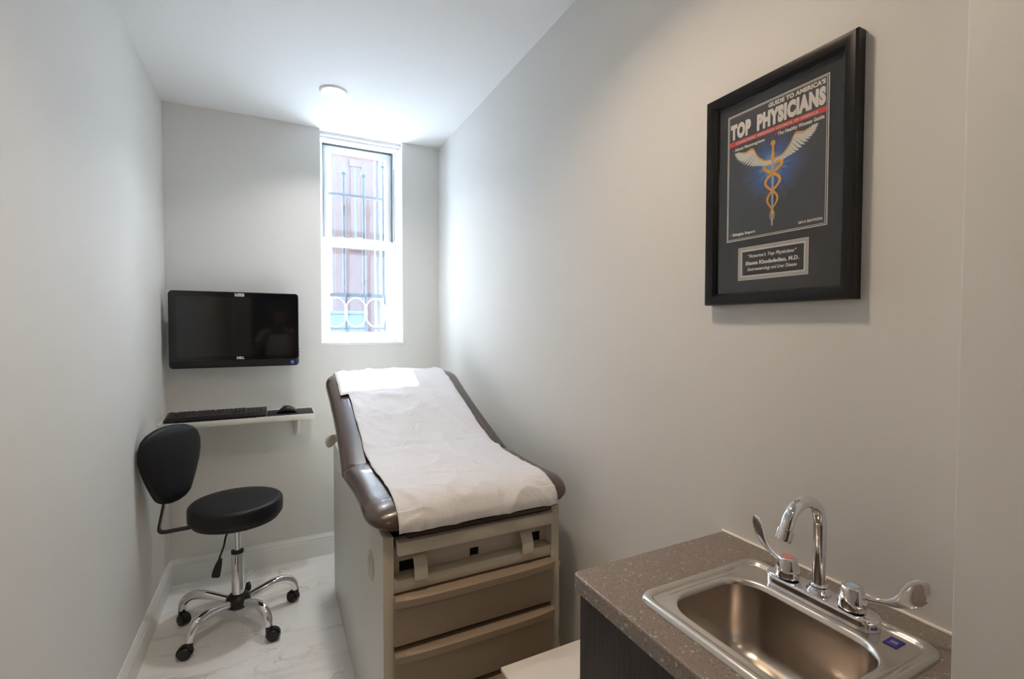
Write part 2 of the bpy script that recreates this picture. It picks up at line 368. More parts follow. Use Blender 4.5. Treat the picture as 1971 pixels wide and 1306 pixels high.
# ------------------------------------------------------------------ the room
WX0, WX1, WZ0, WZ1, YO = .258, .766, 1.322, 2.665, 3.45      # window opening, outer wall face
struct(box(XL-.2, XR+.9, YN-.2, YO, -.12, 0).build('floor', M_FLOOR))
struct(box(XL-.2, XR+.9, YN-.2, 3.192, ZC, ZC+.12).build('ceiling', M_CEIL))
struct(box(XL-.2, XL, YN-.2, YO, 0, ZC).build('wall_left', M_WALL))
struct(box(XR, XR+.2, .30, YO, 0, ZC).build('wall_right', M_WALL))
wb = MB()
wb.box(XL, WX0, YB, YO, 0, ZC+.3); wb.box(WX1, XR, YB, YO, 0, ZC+.3); wb.box(WX0, WX1, YB, YO, 0, WZ0); wb.box(WX0, WX1, 3.30, YO, WZ1, ZC+.3)
struct(wb.build('wall_back', M_WALL))
struct(box(.84, XR+.2, -.62, .306, 0, ZC, bev=.003).build('wall_return', M_WALL))
wf = MB(); wf.box(XL, -.29, YN-.12, YN, 0, ZC); wf.box(.60, XR+.2, YN-.12, YN, 0, ZC); wf.box(-.29, .60, YN-.12, YN, 2.10, ZC)
struct(wf.build('wall_front', M_WALL))
struct(box(XR, XR+.2, YN, -.62, 0, ZC).build('wall_side', M_WALL))
d1 = struct(box(-.29, .60, YN-.10, YN-.06, .005, 2.10).build('door_1', M_DWOOD))
hd = MB(); hd.cyl((.50, YN-.06, 1.0), (.50, YN-.01, 1.0), .012); hd.tube([(.50, YN-.01, 1.0), (.44, YN-.008, 1.0), (.40, YN-.008, 1.0)], .009); hd.build('door_handle', M_CHROME, d1)
def baseboard(name, path, inward):
    """profile swept along a straight wall; inward: unit vector into the room"""
    prof = [(0, 0), (.015, 0), (.015, .100), (.012, .106), (.0135, .110), (.0135, .116), (.009, .124), (.006, .131), (.004, .136), (0, .136)]
    a, b_ = [Vector(p) for p in path]; iv = Vector(inward)
    m = MB(); m.rings([[p + iv*d_ + Vector((0, 0, z)) for d_, z in prof] for p in (a, b_)])
    return struct(m.build(name, M_TRIM, angle=25))
baseboard('baseboard_left', ((XL, YN, 0), (XL, YB, 0)), (1, 0, 0))
baseboard('baseboard_back', ((XL, YB, 0), (XR, YB, 0)), (0, -1, 0))
baseboard('baseboard_right', ((XR, .83, 0), (XR, YB, 0)), (-1, 0, 0))

# window head casing and the painted liners of the recess
t1 = MB(); t1.box(WX0, WX1, 3.192, 3.222, 2.622, 2.70, bev=.003); t1.box(WX0, WX1, 3.222, 3.30, 2.610, 2.70, bev=.002)
struct(t1.build('trim_1', M_TRIM))
t2 = MB(); t2.box(WX0-.001, WX1+.001, YB-.002, 3.36, WZ0-.012, WZ0+.004, bev=.001)
struct(t2.build('trim_2', M_TRIM))
t3 = MB(); t3.box(WX1-.003, WX1+.001, YB+.001, 3.345, WZ0+.004, 2.62); t3.box(WX0-.001, WX0+.003, YB+.001, 3.345, WZ0+.004, 2.62)
struct(t3.build('trim_3', M_TRIM))
# double hung window
fr = MB()
fr.box(.262, .290, 3.345, 3.43, WZ0+.004, 2.665, bev=.002); fr.box(.7485, .764, 3.345, 3.43, WZ0+.004, 2.665, bev=.002)
fr.box(.290, .7485, 3.352, 3.43, 2.640, 2.665, bev=.002); fr.box(.290, .7485, 3.345, 3.43, WZ0+.004, 1.340, bev=.002)
win = struct(fr.build('window_1', M_VINYL))
def sash(name, x0, x1, z0, z1, gx0, gx1, gz0, gz1, y0, th):
    m = MB(); b_ = .003
    m.box(x0, gx0, y0, y0+th, z0, z1, bev=b_); m.box(gx1, x1, y0, y0+th, z0, z1, bev=b_)
    m.box(gx0-.004, gx1+.004, y0+.0005, y0+th-.0005, gz1, z1, bev=b_); m.box(gx0-.004, gx1+.004, y0+.0005, y0+th-.0005, z0, gz0, bev=b_)
    m.box(gx0-.006, gx0+.005, y0+.012, y0+th-.004, gz0, gz1); m.box(gx1-.005, gx1+.006, y0+.012, y0+th-.004, gz0, gz1)
    o = m.build(name, M_VINYL, win)
    box(gx0-.004, gx1+.004, y0+th/2, y0+th/2+.003, gz0-.004, gz1+.004).build('window_pane', M_PANE, o)
    return o
up = sash('upper_sash', .293, .746, 1.985, 2.628, .326, .706, 2.02, 2.590, 3.388, .032)
lo = sash('lower_sash', .290, .7485, 1.340, 2.016, .327, .708, 1.388, 1.958, 3.352, .034)
m = MB(); m.box(.293, .746, 3.384, 3.392, 2.6285, 2.640); m.box(.2905, .2935, 3.356, 3.42, 2.017, 2.64); m.box(.7455, .7483, 3.356, 3.42, 2.017, 2.64)
m.build('jamb_track_shade', M_FRAME_SHADE, win)  # grey strips stand in for shade along the tracks and head gap
m = MB(); m.box(.750, .7535, 3.3435, 3.348, 2.02, 2.52); m.build('balance_slot_shade', M_FRAME_SHADE, win)  # dark strip painted for the shade inside the slot
m = MB(); m.box(.385, .665, 3.353, 3.384, 2.0155, 2.021, bev=.002); m.lathe([(.012, 0), (.012, .006), (.006, .010)], (.515, 3.372, 2.020), 18); m.box(.505, .545, 3.360, 3.368, 2.023, 2.030, bev=.002)
m.build('sash_lock', M_VINYL, lo)
m = MB(); m.box(.700, .722, 3.335, 3.345, 1.327, 1.336, bev=.002); m.build('tilt_latch', M_VINYL, lo)

# ------------------------------------------------------------------ outside the window
struct(box(-14, 16, YO, 22, .9, 1.16).build('ground', M_ASPH))
gu = thing('window_guard', 'black wrought iron spear fence outside the window', 'fence', (.55, 3.62, 1.16))
m = MB(); m.box(-.05, 1.15, 3.612, 3.628, 2.365, 2.383); m.build('rail', M_IRON, gu)
m = MB(); m.box(-.05, 1.15, 3.610, 3.630, 1.640, 1.668); m.build('rail', M_IRON, gu)
m = MB(); m.box(-.05, 1.15, 3.610, 3.630, 1.405, 1.420); m.build('rail', M_IRON, gu)
for i, x_ in enumerate((.036, .176, .316, .4555, .5945, .7365, .876, 1.016)):
    top = 2.53 if i != 5 else 2.615
    m = MB(); m.cyl((x_, 3.62, 1.66), (x_, 3.62, top), .0115, n=12)
    m.cyl((x_+.010, 3.62, 1.16), (x_+.010, 3.62, 1.66), .0115, n=12)
    b_ = m.build('bar', M_IRON, gu)
    m = MB(); m.lathe([(.012, -.015), (.016, -.012), (.012, -.004), (.025, .0), (.022, .012), (.009, .045), (.004, .085), (.001, .090)], (x_, 3.62, top), 12)
    m.build('spear_tip', M_IRON, b_)
for x_ in (.254, .3935, .533, .672, .812):
    m = MB(); m.tube([(x_+.075*math.cos(a), 3.60, 1.53+.105*math.sin(a)) for a in [2*math.pi*k/40 for k in range(41)]], .004, 8)
    m.build('scroll_ring', M_RING, gu)
def building(name, label, x0, x1, y0, y1, h, material, wins, quoin=None):
    r_ = thing(name, label, 'building', ((x0+x1)/2, (y0+y1)/2, 1.16))
    m = MB(); m.box(x0, x1, y0, y1, 1.16, h); m.box(x0-.06, x1+.06, y0-.12, y1, h-.35, h-.05)
    if quoin:
        for z in quoin: m.box(x0-.02, x1+.02, y0-.06, y0+.1, z, z+.28, bev=.02)
    m.build('wall', material, r_)
    for (a, b_, c, d) in wins:
        mm = MB(); mm.box(a-.08, b_+.08, y0-.05, y0+.02, c-.10, c); mm.box(a-.08, b_+.08, y0-.05, y0+.02, d, d+.12); mm.box(a-.06, a, y0-.03, y0+.02, c, d); mm.box(b_, b_+.06, y0-.03, y0+.02, c, d)
        f_ = mm.build('window', material, r_)
        box(a, b_, y0-.012, y0+.01, c, d).build('pane', M_GWIN, f_)
    return r_
building('townhouse', 'brownstone townhouse front seen through the middle of the window', .99, 1.66, 9.0, 9.6, 7.0, M_BSTONE, [(1.31, 1.36, 2.9, 4.3)])
building('townhouse', 'pale stone house at left behind the iron bars', -5.0, .90, 9.8, 14, 7.2, M_CREAM, [(.84, .95, 3.1, 3.7), (-.6, .1, 3.0, 4.6), (-2.4, -1.7, 3.0, 4.6)])
building('townhouse', 'cream stone house with quoins at right behind the bars', 1.80, 7.0, 9.1, 14, 6.9, M_CREAM, [(2.2, 2.9, 2.6, 4.3), (4.0, 4.8, 2.6, 4.3)], quoin=[1.9+.42*k for k in range(9)])
m = MB(); m.origin = (1.0, 6.3, 1.16); m.box(.60, 1.04, 6.2, 6.5, 1.16, 1.58, bev=.01); m.box(.58, 1.06, 6.18, 6.52, 1.58, 1.62, bev=.01)
tag(m.build('stoop_wall', M_SLATE), 'low blue-grey stone wall behind the scroll rings of the fence', 'wall')

# ------------------------------------------------------------------ ceiling lights
def ceiling_light(x_, y_, label, material, rad, watts, color, beam=140):
    t = thing('ceiling_light', label, 'ceiling light', (x_, y_, ZC), 'recessed ceiling lights')
    m = MB(); m.lathe([(rad*.86, 0), (rad, 0), (rad*.985, -.006), (rad*.90, -.010), (rad*.86, -.008)], (x_, y_, ZC), 40); m.build('trim_ring', M_TRIM, t)
    m = MB(); m.lathe([(.0, -.0135), (rad*.5, -.013), (rad*.86, -.0095), (rad*.86, -.002)], (x_, y_, ZC), 40); m.build('diffuser', material, t)
    ld = bpy.data.lights.new('led_module', 'AREA'); lo_ = bpy.data.objects.new('led_module', ld); COL.objects.link(lo_); lo_.parent = t
    ld.shape = 'DISK'; ld.size = rad*1.6; ld.energy = watts; ld.color = color; ld.spread = R(beam); lo_.location = (0, 0, -.016)
    return t
ceiling_light(.287, 2.630, 'round white recessed ceiling light in front of the window', M_LED_COOL, .070, 2.3, (.97, .97, .96), 125)
ceiling_light(.34, .95, 'unseen warm recessed fill light over the middle of the room', M_LED, .085, 3.2, (1, .76, .54), 132)  # unseen lamp giving warm fill on the walls and floor
ceiling_light(.20, -.95, 'unseen warm recessed fill light by the door', M_LED, .085, .6, (1, .76, .54))  # unseen lamp put in behind the camera for warm fill

# ------------------------------------------------------------------ monitor
MX0, MX1, MZ0, MZ1, MY = -.499, .1255, 1.201, 1.617, 3.030
mo = thing('computer_monitor', 'black all-in-one desktop computer screen mounted on the back wall', 'monitor', ((MX0+MX1)/2, YB, (MZ0+MZ1)/2))
def rrect(x0, x1, z0, z1, y, r_, n=6):
    pts = []
    for cx_, cz_, a0 in ((x1-r_, z1-r_, 0), (x0+r_, z1-r_, 90), (x0+r_, z0+r_, 180), (x1-r_, z0+r_, 270)):
        for k in range(n+1):
            a = R(a0+90*k/n); pts.append(Vector((cx_+r_*math.cos(a), y, cz_+r_*math.sin(a))))
    return pts
m = MB(); m.rings([rrect(MX0+.006, MX1-.006, MZ0+.006, MZ1-.006, MY-.001, .016), rrect(MX0, MX1, MZ0, MZ1, MY+.003, .02), rrect(MX0, MX1, MZ0, MZ1, MY+.030, .02), rrect(MX0+.04, MX1-.04, MZ0+.04, MZ1-.04, MY+.060, .03)])
m.build('housing', M_PLASTIC, mo)
m = MB(); m.prism(rrect(MX0+.004, MX1-.004, MZ0+.040, MZ1-.004, MY-.0025, .015), (0, .002, 0)); m.build('bezel_glass', M_GLOSSB, mo)
SW, SH = MX1-MX0, MZ1-MZ0
m = MB(); m.box(MX0+.055*SW, MX0+.957*SW, MY-.0032, MY-.0022, MZ0+.150*SH, MZ0+.930*SH); m.build('screen', M_SCREEN, mo)
fm = lambda u, v: Vector((u, MY-.0042, v))
m = MB(); text_into(m, 'DELL', MX0+.496*SW, MX0+.556*SW, MZ0+.108*SH, MZ0+.141*SH, lambda u, v: Vector((u, MY-.0034, v)), bold=.05); m.build('lettering', M_TEXT, mo)['label'] = 'pale lettering on the lower bezel'
m = MB(); m.box(MX0+.487*SW, MX0+.560*SW, MY-.0036, MY-.0025, MZ1-.058*SH, MZ1-.018*SH); lb = m.build('name_label', M_TEXT, mo); lb['label'] = 'white name label'
m = MB(); text_into(m, 'Office PC', MX0+.492*SW, MX0+.555*SW, MZ1-.050*SH, MZ1-.026*SH, lambda u, v: Vector((u, MY-.0039, v))); m.build('label_text', M_BLACKH, lb)
m = MB(); m.box(MX0+.930*SW, MX0+.958*SW, MY-.0022, MY-.0004, MZ0+.022*SH, MZ0+.075*SH); st = m.build('chip_sticker', M_BLUESTM, mo); st['label'] = 'small blue sticker'
m = MB(); text_into(m, 'inside', MX0+.933*SW, MX0+.955*SW, MZ0+.045*SH, MZ0+.060*SH, lambda u, v: Vector((u, MY-.0026, v))); m.build('sticker_text', M_TEXT, st)
m = MB(); m.lathe([(.003, 0), (.003, .001)], (MX0+.5*SW, MY-.003, MZ1-.010), 12, Matrix.Rotation(R(90), 3, 'X')); m.build('webcam', M_BLACKH, mo)
m = MB(); m.box(-.29, -.09, MY+.058, MY+.070, 1.31, 1.51, bev=.004); m.box(-.22, -.16, MY+.068, YB-.012, 1.36, 1.46, bev=.004); m.box(-.26, -.12, YB-.014, YB-.0005, 1.29, 1.53, bev=.003); m.build('wall_mount', M_STEELB, mo)
m = MB(); [m.box(MX1-.002, MX1+.003, MY+.012, MY+.020, 1.255+.018*k, 1.264+.018*k, bev=.001) for k in range(3)]; m.build('side_button', M_PLASTIC, mo)

# ------------------------------------------------------------------ wall shelf, keyboard, mouse
SZ, SY = .935, 2.892
sh = thing('wall_shelf', 'narrow white shelf on the back wall under the computer screen', 'shelf', (-.17, YB, SZ))
box(XL+.001, .199, SY, YB-.0005, SZ-.030, SZ, bev=.0015).build('board', M_SHELF, sh)
for x_ in (.118, -.42):
    m = MB(); m.box(x_-.014, x_+.014, YB-.012, YB-.0005, SZ-.165, SZ-.0305, bev=.003); m.box(x_-.014, x_+.014, YB-.19, YB-.006, SZ-.042, SZ-.0305, bev=.003)
    m.prism([(x_-.004, YB-.17, SZ-.041), (x_-.004, YB-.011, SZ-.041), (x_-.004, YB-.011, SZ-.15), (x_-.004, YB-.03, SZ-.13), (x_-.004, YB-.06, SZ-.075)], (.008, 0, 0))
    m.build('bracket', M_TRIM, sh)
kb = thing('keyboard', 'black keyboard lying on the left of the wall shelf', 'keyboard', (-.272, 2.96, SZ))
KX0, KX1, KY0, KY1 = -.506, -.044, 2.893, 3.032
ktilt = Matrix.Translation((0, KY0, SZ)) @ Matrix.Rotation(R(8.5), 4, 'X') @ Matrix.Translation((0, -KY0, -SZ))
m = MB(); m.box(KX0, KX1, KY0, KY1, SZ+.003, SZ+.017, bev=.004, M=ktilt); m.build('case', M_PLASTIC, kb)
for x_ in (KX0+.05, KX1-.05):
    m = MB(); m.prism([(x_-.012, KY1-.02, SZ+.001), (x_-.012, KY1-.006, SZ+.001), (x_-.012, KY1-.010, SZ+.024), (x_-.012, KY1-.022, SZ+.022)], (.024, 0, 0)); m.build('foot', M_PLASTIC, kb)
m = MB(); m.box(KX0+.05, KX1-.05, KY0+.006, KY0+.014, SZ+.0003, SZ+.0045); m.build('front_pad', M_PLASTIC, kb)
keyme = {}
def key(x0, x1, y0, y1):
    k_ = (round(x1-x0, 4), round(y1-y0, 4))
    if k_ not in keyme:
        w_, d_ = k_; mm = MB()
        mm.rings([[Vector((sx*w_/2*f, sy*d_/2*f, z)) for sx, sy in ((-1, -1), (1, -1), (1, 1), (-1, 1))] for f, z in ((1, 0), (.96, .0035), (.82, .0055))])
        o = mm.build('key', M_KEY, None, angle=20, flat=True); keyme[k_] = o.data; bpy.data.objects.remove(o)
    o = bpy.data.objects.new('key', keyme[k_]); COL.objects.link(o); o.parent = kb
    p = ktilt @ Vector(((x0+x1)/2, (y0+y1)/2, SZ+.0165)); o.location = p - kb.location; o.rotation_euler = (R(8.5), 0, 0)
U = .0190
rows = [[1]+[0]+[1]*4+[.5]+[1]*4+[.5]+[1]*4, [1]*13+[2], [1.5]+[1]*12+[1.5], [1.75]+[1]*11+[2.25], [2.25]+[1]*10+[2.75], [1.25]*3+[6.25]+[1.25]*4]
gap0 = {0: {1: 1.0}}
y_ = KY1-.012
for ri, row in enumerate(rows):
    x_ = KX0+.010; d_ = .013 if ri == 0 else .0175; y0 = y_-d_
    for ki, k_ in enumerate(row):
        if ri == 0 and k_ in (0, .5): x_ += (U if k_ == 0 else .5*U); continue
        key(x_+.0012, x_+k_*U-.0012, y0+.001, y0+d_-.001); x_ += k_*U
    bx0 = KX0+.010+15.3*U
    if ri < 3:
        for k_ in range(3): key(bx0+k_*U+.0012, bx0+(k_+1)*U-.0012, y0+.001, y0+d_-.001)
    if ri == 4: key(bx0+U+.0012, bx0+2*U-.0012, y0+.001, y0+d_-.001)
    if ri == 5:
        for k_ in range(3): key(bx0+k_*U+.0012, bx0+(k_+1)*U-.0012, y0+.001, y0+d_-.001)
    nx0 = bx0+3.45*U
    if 1 <= ri <= 4:
        for k_ in range(4): key(nx0+k_*U+.0012, nx0+(k_+1)*U-.0012, y0+.001, y0+d_-.001)
    if ri == 5:
        key(nx0+.0012, nx0+2*U-.0012, y0+.001, y0+d_-.001); key(nx0+2*U+.0012, nx0+3*U-.0012, y0+.001, y0+d_-.001)
    y_ = y0 - (.004 if ri == 0 else .0012)
m = MB(); m.origin = (.076, 2.99, SZ); m.box(-.0435, .194, 2.898, 3.09, SZ+.0002, SZ+.003, bev=.001)
tag(m.build('mouse_pad', mat('mouse_pad_cloth', (.010, .010, .011), .75, bump=.1, bscale=1200)), 'thin black mouse pad on the right end of the wall shelf', 'mouse pad')
mz = SZ+.0032
ms = thing('computer_mouse', 'black optical mouse resting on the mouse pad', 'mouse', (.058, 2.965, mz))
m = MB(); st_ = []
for k in range(13):
    t = k/12; xx = -.054+.108*t; pr = math.sin(math.pi*min(max(t, .0), 1))**.45
    hh = (.008+.0125*math.sin(math.pi*(t*.86+.04))**.8)*max(pr, .12)
    st_.append((Vector((.058+xx, 2.965-xx*.1, mz+hh)), Vector((.02, .2, 0)).normalized()*.031*max(pr, .15), Vector((0, 0, hh)), 2.3))
m.loft(st_, 28); m.build('shell', M_PLASTIC, ms)
m = MB(); m.lathe([(.0085, -.003), (.0095, 0), (.0085, .003)], (.090, 2.962, mz+.020), 18, Matrix.Rotation(R(90), 3, 'X')); m.build('scroll_wheel', M_GLOSSB, ms)
m = MB(); m.tube([(.030, 2.968, mz+.0385), (.045, 2.9665, mz+.0405), (.060, 2.965, mz+.0395), (.075, 2.9635, mz+.0345)], .0012, 6); m.build('button_seam', M_GLOSSB, ms)

# ------------------------------------------------------------------ stool
SX, SYY = -.172, 2.61
stl = thing('rolling_stool', 'black round rolling stool with a backrest and chrome base', 'stool', (SX, SYY, 0))
m = MB(); m.lathe([(0, .512), (.170, .512), (.192, .517), (.199, .527), (.2005, .545), (.2005, .578), (.198, .588), (.191, .5945), (.178, .597), (.10, .6005), (0, .601)], (SX, SYY, 0), 64); m.build('seat', M_VINYLB, stl)
m = MB(); m.lathe([(0, .500), (.172, .500), (.184, .505), (.186, .512), (0, .513)], (SX, SYY, 0), 48); m.box(SX-.075, SX+.075, SYY-.06, SYY+.06, .478, .502, bev=.006)
for a in range(6): m.cyl((SX+.15*math.cos(a), SYY+.15*math.sin(a), .494), (SX+.15*math.cos(a), SYY+.15*math.sin(a), .502), .010, n=12)
m.build('seat_pan', M_STEELB, stl)
bd = Vector((-.957, -.10, 0)).normalized()
bc = Vector((-.418, 2.585, .80)); bn = Vector((.80, -.60, 0)).normalized(); bt = Vector((-bn.y, bn.x, 0))   # facing direction and sideways
m = MB(); st_ = []
for k in range(41):
    t = .5-.5*math.cos(math.pi*k/40); z = -.165+.345*t
    WT = [(0, .030), (.03, .066), (.08, .086), (.18, .104), (.32, .126), (.48, .146), (.62, .157), (.75, .156), (.86, .141), (.93, .115), (.975, .078), (1, .030)]
    for (a_, wa), (b2, wb2) in zip(WT, WT[1:]):
        if a_ <= t <= b2: wid = wa+(wb2-wa)*(t-a_)/(b2-a_)
    th = .026*(min(1, (t*8+.15))**.5)*(min(1, ((1-t)*8+.15))**.5)
    st_.append((bc+Vector((0, 0, z))-bn*(.02*(2*t-1)**2*0+.012*t), bt*wid, bn*th, 2.6))
m.loft(st_, 40); m.build('backrest', M_VINYLB, stl)
p0 = Vector((SX, SYY, .503))+bd*.13; pe = Vector((-.487, 2.600, .503))
foot = bc-bn*.028+Vector((0, 0, -.09))
bend = Vector((-.478, 2.585, .500)); d_in = (bend-p0).normalized(); d_up = (foot-bend).normalized()
bp_ = [p0, p0+d_in*((bend-p0).length*.5), bend-d_in*.045, bend-d_in*.03]+[bend-d_in*.03*(1-k/5)**2+d_up*.03*(k/5)**2 for k in range(1, 5)]+[bend+d_up*.03, bend+d_up*.05, bend+(foot-bend)*.6, foot, foot+d_up*.08]
m = MB(); m.tube(bp_, 0, 16, flat=(.019, .0042), up=(0, 0, 1)); m.build('back_bar', M_STEELB, stl)
m = MB(); m.lathe([(.0145, .33), (.0145, .485)], (SX, SYY, 0), 24); m.build('gas_cylinder', M_CHROME, stl)
m = MB(); m.lathe([(.0265, .125), (.0265, .340), (.025, .342)], (SX, SYY, 0), 32); m.build('column_sleeve', M_CHROME, stl)
m = MB(); m.lathe([(.017, .338), (.0272, .338), (.0275, .349), (.018, .351)], (SX, SYY, 0), 32); m.build('sleeve_collar', M_PLASTIC, stl)
m = MB(); m.lathe([(0, .072), (.036, .072), (.052, .085), (.055, .105), (.050, .125), (.034, .140), (.027, .143), (0, .143)], (SX, SYY, 0), 36); m.build('hub', M_PLASTIC, stl)
m = MB(); m.tube(crom([(SX-.02, SYY-.04, .488), (SX-.04, SYY-.075, .455), (SX-.047, SYY-.10, .42), (SX-.060, SYY-.115, .385), (SX-.066, SYY-.120, .365)], 5), .0042, 10)
lv = m.build('height_lever', M_STEELB, stl)
pts = [(-.060, -.118, .372, .008), (-.066, -.121, .352, .014), (-.073, -.124, .325, .0185), (-.077, -.127, .303, .0195), (-.078, -.128, .296, .017)]
m = MB(); m.loft([(Vector((SX+a, SYY+b_, c)), Vector((.9, -.44, 0)).normalized()*d_, Vector((.44, .9, .1)).normalized()*.005, 3.5) for a, b_, c, d_ in pts], 20); m.build('paddle', M_PLASTIC, lv)
for i, a in enumerate((13, 85, 157, 229, 301)):
    a = R(a); dv = Vector((math.cos(a), math.sin(a), 0)); c0 = Vector((SX, SYY, 0))
    P = crom([c0+dv*.040+Vector((0, 0, .108)), c0+dv*.10+Vector((0, 0, .123)), c0+dv*.165+Vector((0, 0, .138)), c0+dv*.215+Vector((0, 0, .134)), c0+dv*.250+Vector((0, 0, .107)), c0+dv*.262+Vector((0, 0, .068))], 6)
    m = MB(); m.tube(P, [.0165+.0040*math.sin(math.pi*k/(len(P)-1)) for k in range(len(P))], 18); lg = m.build('leg', M_CHROME, stl)
    tip = c0+dv*.262; sw = a+R((35, -60, 60, -150, -35)[i]+90); tv = Vector((math.cos(sw), math.sin(sw), 0)); sv = Vector((-tv.y, tv.x, 0))
    wc = tip+tv*.016+Vector((0, 0, .0265))
    m = MB(); m.cyl(tip+Vector((0, 0, .040)), tip+Vector((0, 0, .069)), .0145, n=18)
    for s_ in (-1, 1):
        q_ = (sv*s_).to_track_quat('Z', 'Y').to_matrix()
        m.lathe([(0, 0), (.024, 0), (.0262, .003), (.0262, .013), (.022, .018), (.008, .020), (0, .020)], wc+sv*s_*.004, 26, q_)
    hood = [wc+(tv*math.cos(b_)+Vector((0, 0, 1))*math.sin(b_))*.0295 for b_ in [R(v) for v in range(-20, 205, 15)]]
    m.tube(hood, 0, 10, flat=(.013, .0018), up=(0, 0, 1) if False else tuple((hood[0]-wc).normalized()))
    m.cyl(wc-sv*.004, wc+sv*.004, .012, n=14)
    m.build('caster', M_PLASTIC, lg)

# ------------------------------------------------------------------ exam table
TF, TX0, TX1, TB = 1.395, .277, .883, 2.70
tb = thing('exam_table', 'medical exam table with brown cushions raised at the head', 'exam table', ((TX0+TX1)/2, 2.05, 0))
m = MB(); m.box(TX0, TX0+.030, TF, TB, .0, .806, bev=.003); m.build('side_panel', M_BEIGEL, tb)
m = MB(); m.box(TX1-.030, TX1, TF, TB, .0, .806, bev=.003); m.build('side_panel', M_BEIGEL, tb)
m = MB(); m.box(TX0+.030, TX1-.030, TB-.02, TB, .02, .80); m.box(TX0+.03, TX1-.03, 1.56, TB-.02, .765, .782); m.box(TX0+.03, TX1-.03, 1.54, TB-.02, .02, .04); m.build('carcass', M_BEIGE, tb)
m = MB(); m.box(TX0-.0003, TX0+.0310, TF-.002, TF+.004, 0.001, .806, bev=.0015); m.build('front_post', M_BEIGE, tb)
m = MB(); m.box(TX1-.0310, TX1+.0003, TF-.002, TF+.004, 0.001, .806, bev=.0015); m.build('front_post', M_BEIGE, tb)
m = MB(); m.box(.316, .852, 1.372, 1.425, .752, .793, bev=.004); m.build('tray_front', M_BEIGE, tb)
m = MB(); m.box(.345, .840, 1.386, 1.80, .7945, .812, bev=.006); m.build('leg_rest', M_BROWN, tb)
m = MB(); RYP = 1.432
m.box(.3075, .333, RYP, RYP+.008, .672, .756); m.box(.386, .564, RYP, RYP+.008, .672, .725); m.box(.596, .797, RYP, RYP+.008, .672, .725); m.box(.564, .596, RYP, RYP+.008, .702, .725); m.box(.564, .596, RYP, RYP+.008, .668, .674); m.box(.829, .8525, RYP, RYP+.008, .672, .756)
m.box(.333, .386, RYP, RYP+.008, .710, .725); m.box(.797, .829, RYP, RYP+.008, .710, .725)
m.box(.3075, .8525, RYP+.008, RYP+.012, .717, .722)
m.build('recess_panel', M_BEIGE, tb)
m = MB(); m.box(.315, .845, RYP+.015, 1.55, .662, .76); m.build('recess_lining', M_BLACKH, tb)
for x_ in (.389, .757):
    P = crom([(x_, 1.455, .738), (x_, 1.430, .741), (x_, 1.410, .732), (x_, 1.3945, .712), (x_, 1.388, .688), (x_, 1.387, .664)], 6)
    m = MB(); m.tube(P, 0, 14, flat=(.021, .0045), up=(0, 0, 1)); m.build('stirrup_bracket', M_BEIGE, tb)
m = MB(); m.box(TX0+.031, TX1-.031, TF-.001, 1.55, .633, .671, bev=.003); m.build('front_shelf', M_BEIGE, tb)
for zt, zb in ((.630, .480), (.463, .303), (.286, .10)):
    m = MB(); m.box(TX0+.029, TX1-.028, TF-.016, TF+.10, zb, zt-.004, bev=.004); dr = m.build('drawer', M_TAUPE, tb)
    n_ = 24; rs = []
    for k in range(n_+1):
        t = k/n_; x_ = TX0+.030+(TX1-TX0-.059)*t; bow = .012*(1-(2*t-1)**4)
        rs.append([Vector(p) for p in ((x_, TF-.010, zt), (x_, TF-.020-bow*.4, zt), (x_, TF-.026-bow, zt-.008), (x_, TF-.024-bow, zt-.030), (x_, TF-.0165, zt-.034), (x_, TF-.010, zt-.02))])
    m = MB(); m.rings(rs); m.build('drawer_pull', M_TAUPE, dr)
m = MB(); m.box(TX0+.03, TX1-.03, TF+.02, TF+.06, .002, .30); m.build('toe_kick', M_BLACKH, tb)
m = MB(); m.lathe([(0, 0), (.047, 0), (.048, .002), (.046, .0045), (0, .0055)], (TX0, 1.585, .640), 40, Matrix.Rotation(R(-90), 3, 'Y')); eb = m.build('emblem_disc', M_BEIGE, tb)
m = MB(); m.tube([(TX0-.0055, 1.585+.036*math.cos(a), .640+.036*math.sin(a)) for a in [2*math.pi*k/36 for k in range(37)]], .0012, 6)
m.tube(crom([(TX0-.0056, 1.600, .612), (TX0-.0056, 1.592, .630), (TX0-.0056, 1.575, .645), (TX0-.0056, 1.590, .668)], 6), .0016, 6); m.build('emblem_relief', M_BEIGEL, eb)
# cushions
PC, PW = .5825, .357
def seat_top(y_):
    t = max(0, (y_-1.372)/(1.893-1.372)); fr_ = min(1, t/.26)
    return .814+.095*(.36+.64*(1-(1-fr_)**2.2)**.5)
SLOPE = R(21.8)
m = MB(); st_ = []
for k in range(33):
    t = k/32; y_ = 1.372+(1.893-1.372)*t
    fr_ = min(1, t/.26); ro = (1-(1-fr_)**2.2)**.5
    bk = min(1, (1-t)/.05); rb = (1-(1-bk)**2)**.5
    top = seat_top(y_) - .030*(1-rb); bot = .816+.012*max(0, 1-t/.10)
    hwid = PW*(1-.17*(1-ro))*(.985+.015*rb)-.012*math.sin(math.pi*t)
    st_.append((Vector((PC, y_, (top+bot)/2)), Vector((hwid, 0, 0)), Vector((0, 0, (top-bot)/2)), 3.4))
m.loft(st_, 64); m.build('seat_cushion', M_BROWN, tb)
hinge = Vector((PC, 1.893, .850)); dv = Vector((0, math.cos(SLOPE), math.sin(SLOPE))); nv = Vector((0, -math.sin(SLOPE), math.cos(SLOPE)))
m = MB(); st_ = []; LB = .835
